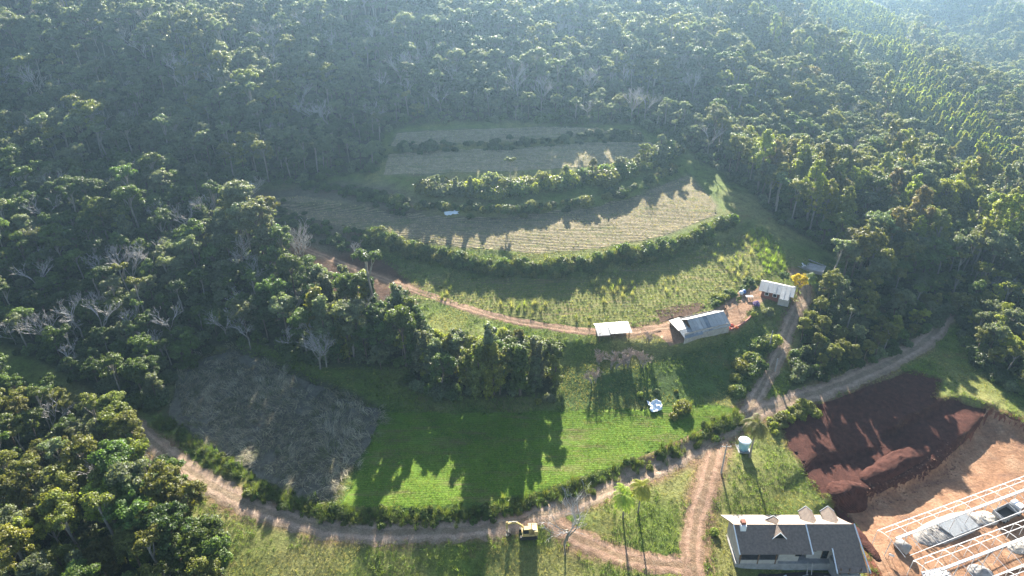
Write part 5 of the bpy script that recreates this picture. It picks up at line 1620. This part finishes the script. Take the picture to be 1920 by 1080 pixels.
def open_grass():
    g = np.random.default_rng(77)
    X, Y = grid_pts(-75, 125, 68, 175, .62, 78)
    u, v, dep = proj(X, Y, hz(X, Y))
    ok = (u > -40) & (u < 1960) & (v < 1120)
    for p in FZ.values(): ok &= ~((sdf(u, v, p) < 0) & (g.random(len(u)) < .8))
    X, Y = X[ok], Y[ok]
    bad = np.zeros(len(X), bool)
    for k in ('yard', 'green', 'maize', 'crop', 'stub', 'red', 'site', 'furrow'): bad |= sdf(X, Y, ZONES[k]) < 0
    for ln, w in ((L_ROAD, 2.2), (L_TRACK, 1.7), (L_FARM, 1.5), (L_SITE1, 2.4), (L_SITE2, 1.9)):
        bad |= poly_dist(X, Y, ln, closed=False)[0] < w * (.6 + .55 * vnoise(X, Y, 1.6, 9))
    bad |= sdf(X, Y, ZONES['redslope']) < -1
    dens = vnoise(X, Y, 7, 44) * .6 + vnoise(X, Y, 2.5, 45) * .4
    bad |= g.random(len(X)) > np.clip(dens * 2.2 - .25, 0, 1)
    X, Y = X[~bad], Y[~bad]
    dry = vnoise(X, Y, 8, 46) > .55
    mass('grass', 'rough green grass covering the open slopes', 'grass', X[~dry], Y[~dry], TUFT + WEED[:1], [(.125, .18, .028), (.17, .215, .035), (.085, .135, .025)], (.5, 1.05), 79)
    mass('dry_grass', 'straw-coloured grass among the green on the open slopes', 'grass', X[dry], Y[dry], TUFT, [(.32, .28, .12), (.20, .205, .06)], (.5, 1.0), 80)
open_grass()

x, y = spread(ZONES['crop'], 2.2, 133)
_k = vnoise(x, y, 6, 134) > .62
mass('tall_weeds', 'scattered tall leafy stalks standing in the terrace crop', 'weeds', x[_k], y[_k], CANE, [(.20, .23, .06), (.26, .25, .11)], (.35, .75), 133)
_v = poly_px([(1395,438),(1430,425),(1470,470),(1478,510),(1440,520),(1420,480)])
x, y = spread(_v, .75, 135)
mass('tall_grass', 'bright tall grass patch on the slope above the farmhouse', 'grass', x, y, WEED + CANE[:1], [(.20, .27, .04), (.15, .20, .035)], (.35, .7), 135)

# ------------------------------------------------------------------ plants placed one by one
def pat(kind, var, px, py, s, tone, label, cat, rz=0., group=None, tilt=0.):
    p = at(px, py); return plant(kind, var, p[0], p[1], s, rz, tone, label, cat, group, tilt)
G_PALM = 'palms'
pat('palm_tree', 0, 1196, 962, .76, (.30, .34, .06), 'taller of two palms on the grass triangle between the tracks', 'palm', .4, G_PALM)
pat('palm_tree', 1, 1168, 972, .78, (.30, .34, .06), 'shorter of two palms on the grass triangle between the tracks', 'palm', 2.0, G_PALM)
pat('palm_tree', 0, 1405, 858, 1.0, (.17, .19, .07), 'leaning palm with ragged crown right of the water tank', 'palm', 1.0, G_PALM)
pat('palm_tree', 1, 699, 316, 1.05, (.13, .17, .08), 'lone palm at the left end of the upper field', 'palm', .0, G_PALM)
pat('palm_tree', 1, 1512, 548, .6, (.15, .19, .06), 'small palm beside the track behind the yellow tree', 'palm', .8, G_PALM)
BIGBARE = bare(75, 17, .72, 5, stems=1)
KIND['bare_tree'].append(BIGBARE); BARE.append(bare(76, 3.4, .85, 5, 'twig_brown', stems=3)); BARE.append(bare(77, 13, .55, 5, stems=3))
pat('bare_tree', 4, 1060, 1040, .95, (.2, .2, .2), 'large leafless tree beside the dirt road right of the excavator', 'tree')
pat('bare_tree', 6, 566, 500, 1.0, (.2, .2, .2), 'tall leafless tree with several stems on the red earth slope', 'tree')
pat('bare_tree', 2, 662, 490, .7, (.2, .2, .2), 'small round leafless tree right of the tall bare one', 'tree')
pat('bare_tree', 1, 470, 385, .85, (.2, .2, .2), 'leafless tree beside the tiny hut', 'tree')
for i, (a, b, s) in enumerate(((1122, 680, 1.2), (1150, 690, 1.5), (1175, 685, 1.5), (1205, 685, 1.35), (1112, 716, 1.3), (1215, 640, .9))):
    pat('bare_tree', 5, a, b, s, (.2, .2, .2), ['leftmost brown leafless bush below the pale shed', 'large brown leafless bush below the pale shed', 'second large brown leafless bush below the pale shed', 'rightmost brown leafless bush below the pale shed', 'round pale leafless bush on the shaded slope', 'small brown leafless bush right of the pale shed'][i], 'bush', i * 1.3, 'leafless bushes around the shed')
pat('broadleaf_tree', 0, 1495, 556, .55, (.62, .54, .03), 'bright yellow flowering tree behind the farmhouse', 'tree')
pat('broadleaf_tree', 1, 1404, 556, .46, 'dark green', 'dark round tree at the left end of the farmhouse', 'tree')
pat('broadleaf_tree', 4, 1468, 532, .36, 'dark green', 'low dark round tree behind the farmhouse roof', 'tree')
pat('broadleaf_tree', 3, 1383, 576, .24, 'mid-green', 'small neat round tree standing on the bare farmyard', 'tree')
pat('shrub', 2, 1418, 572, .75, (.26, .17, .48), 'purple flowering bush before the farmhouse', 'bush')
for i, (a, b) in enumerate(((1372, 612), (1380, 616), (1366, 618))):
    pat('shrub', 2, a, b, .45, (.45, .09, .07), ['red flowering bush in the bed right of the barn, leftmost', 'red flowering bush in the bed right of the barn, highest', 'red flowering bush nearest the barn wall'][i], 'bush', i, 'red bushes by the barn')
for i, (a, b, s, t) in enumerate(((1200, 742, .55, 'yellow-green'), (1232, 735, .35, 'grey-green'), (1268, 735, .4, 'yellow-green'), (1280, 770, .95, 'yellow-green'), (1262, 785, .7, 'yellow-green'), (1030, 752, .8, 'grey-green'), (1010, 755, .7, 'yellow-green'), (1385, 690, .9, 'yellow-green'), (1425, 640, .7, 'mid-green'), (1440, 590, .8, 'grey-green'), (1412, 592, .7, 'yellow-green'), (1340, 1000, .4, 'yellow-green'))):
    pat('shrub', i % 4, a, b, s, t, t + ' ' + ['bush at the left of the white tarpaulin', 'small bush just above the white tarpaulin', 'small bush right above the field edge', 'leafy bush right of the white tarpaulin', 'low bush below and right of the tarpaulin', 'bush at the foot of the tree clump, right', 'bush at the foot of the tree clump, left', 'bush on the slope left of the farm track', 'bush beside the white power pole', 'bush on the slope below the farmhouse', 'bush at the corner of the farmyard', 'low bush left of the big house'][i], 'bush', i * .9)
# bright trees of the hedge below the upper field
for i, (a, b, k, v_, s, t) in enumerate(((818, 368, 'broadleaf_tree', 3, .52, 'grey-green'), (855, 368, 'vine_covered_tree', 2, .62, 'grey-green'), (882, 370, 'vine_covered_tree', 0, .58, 'grey-green'), (915, 365, 'broadleaf_tree', 1, .5, 'olive green'), (958, 350, 'broadleaf_tree', 7, .62, 'pale bluish-green'), (1018, 352, 'broadleaf_tree', 4, .55, 'yellow-green'), (1060, 345, 'broadleaf_tree', 1, .55, 'olive green'), (1110, 335, 'broadleaf_tree', 3, .5, 'olive green'), (1160, 322, 'broadleaf_tree', 4, .5, 'grey-green'), (1205, 305, 'broadleaf_tree', 0, .55, 'yellow-green'), (1238, 290, 'broadleaf_tree', 3, .55, 'grey-green'))):
    pat(k, v_, a, b, s, t, t + ' tree in the hedge below the upper field, ' + ORD[i] + ' from left', 'tree', i * 1.1, 'trees in the hedge below the upper field')
for i, (a, b, s, t) in enumerate(((700, 452, .8, 'yellow-green'), (780, 475, 1.0, 'yellow-green'), (822, 485, .8, 'yellow-green'), (740, 470, .8, 'dark green'), (1370, 425, 1.2, 'mid-green'), (1352, 420, 1.0, 'dark green'))):
    pat('shrub', 1 + i % 3, a, b, s, t, t + ' bush in the line of the cane hedge, ' + ['at its far left end', 'second bright one from the left', 'third bright one from the left', 'dark one near the left end', 'at its far right end', 'just before its right end'][i], 'bush', i)
# ragged trees between the wood and the farm track
for i, (a, b, k, v_, s, t) in enumerate(((540, 560, 'vine_covered_tree', 0, .95, 'mid-green'), (690, 585, 'vine_covered_tree', 1, .85, 'yellow-green'), (668, 600, 'vine_covered_tree', 0, .95, 'olive green'), (620, 600, 'vine_covered_tree', 1, .95, 'grey-green'), (750, 625, 'vine_covered_tree', 2, 1.05, 'mid-green'), (775, 640, 'vine_covered_tree', 1, .9, 'olive green'), (600, 690, 'bare_tree', 1, .95, ''), (612, 688, 'bare_tree', 3, .85, ''), (425, 640, 'bare_tree', 3, .8, ''), (470, 655, 'bare_tree', 0, .85, ''), (455, 600, 'bare_tree', 2, .9, ''))):
    pat(k, v_, a, b, s, t or (.2, .2, .2), (t + ' climber-covered tree' if t else 'pale leafless tree') + ' at the left wood edge, ' + ['by the tall bare tree', 'nearest the farm track', 'beside the one nearest the track', 'fourth along', 'above the tree clump', 'joining the tree clump', 'left of a pair above the maize', 'right of a pair above the maize', 'leftmost of three over the maize', 'middle of three over the maize', 'topmost of three over the maize'][i], 'tree', i * .8)

# ------------------------------------------------------------------ air
def haze():
    lo, hi = float(H.min()) - 1, float(max(H.max() + 30, CAM_Z + 5))
    mb = MB()
    x0, x1, y0, y1 = GX[0] - 5, GX[-1] + 5, GY[0] - 5, GY[-1] + 5
    mb.box(((x0 + x1) / 2, (y0 + y1) / 2, (lo + hi) / 2), (x1 - x0, y1 - y0, hi - lo))
    m = bpy.data.materials.new('haze'); m.use_nodes = True
    t = m.node_tree; t.nodes.clear()
    o = t.nodes.new('ShaderNodeOutputMaterial'); v = t.nodes.new('ShaderNodeVolumePrincipled')
    v.inputs['Color'].default_value = (.46, .72, 1.0, 1)
    v.inputs['Density'].default_value = HAZE_DENSITY
    v.inputs['Anisotropy'].default_value = .76
    t.links.new(v.outputs[0], o.inputs['Volume'])
    ob = mb.build('haze', m)
    tag(ob, 'pale blue haze filling the air of the valley', 'haze', kind='stuff')
haze()
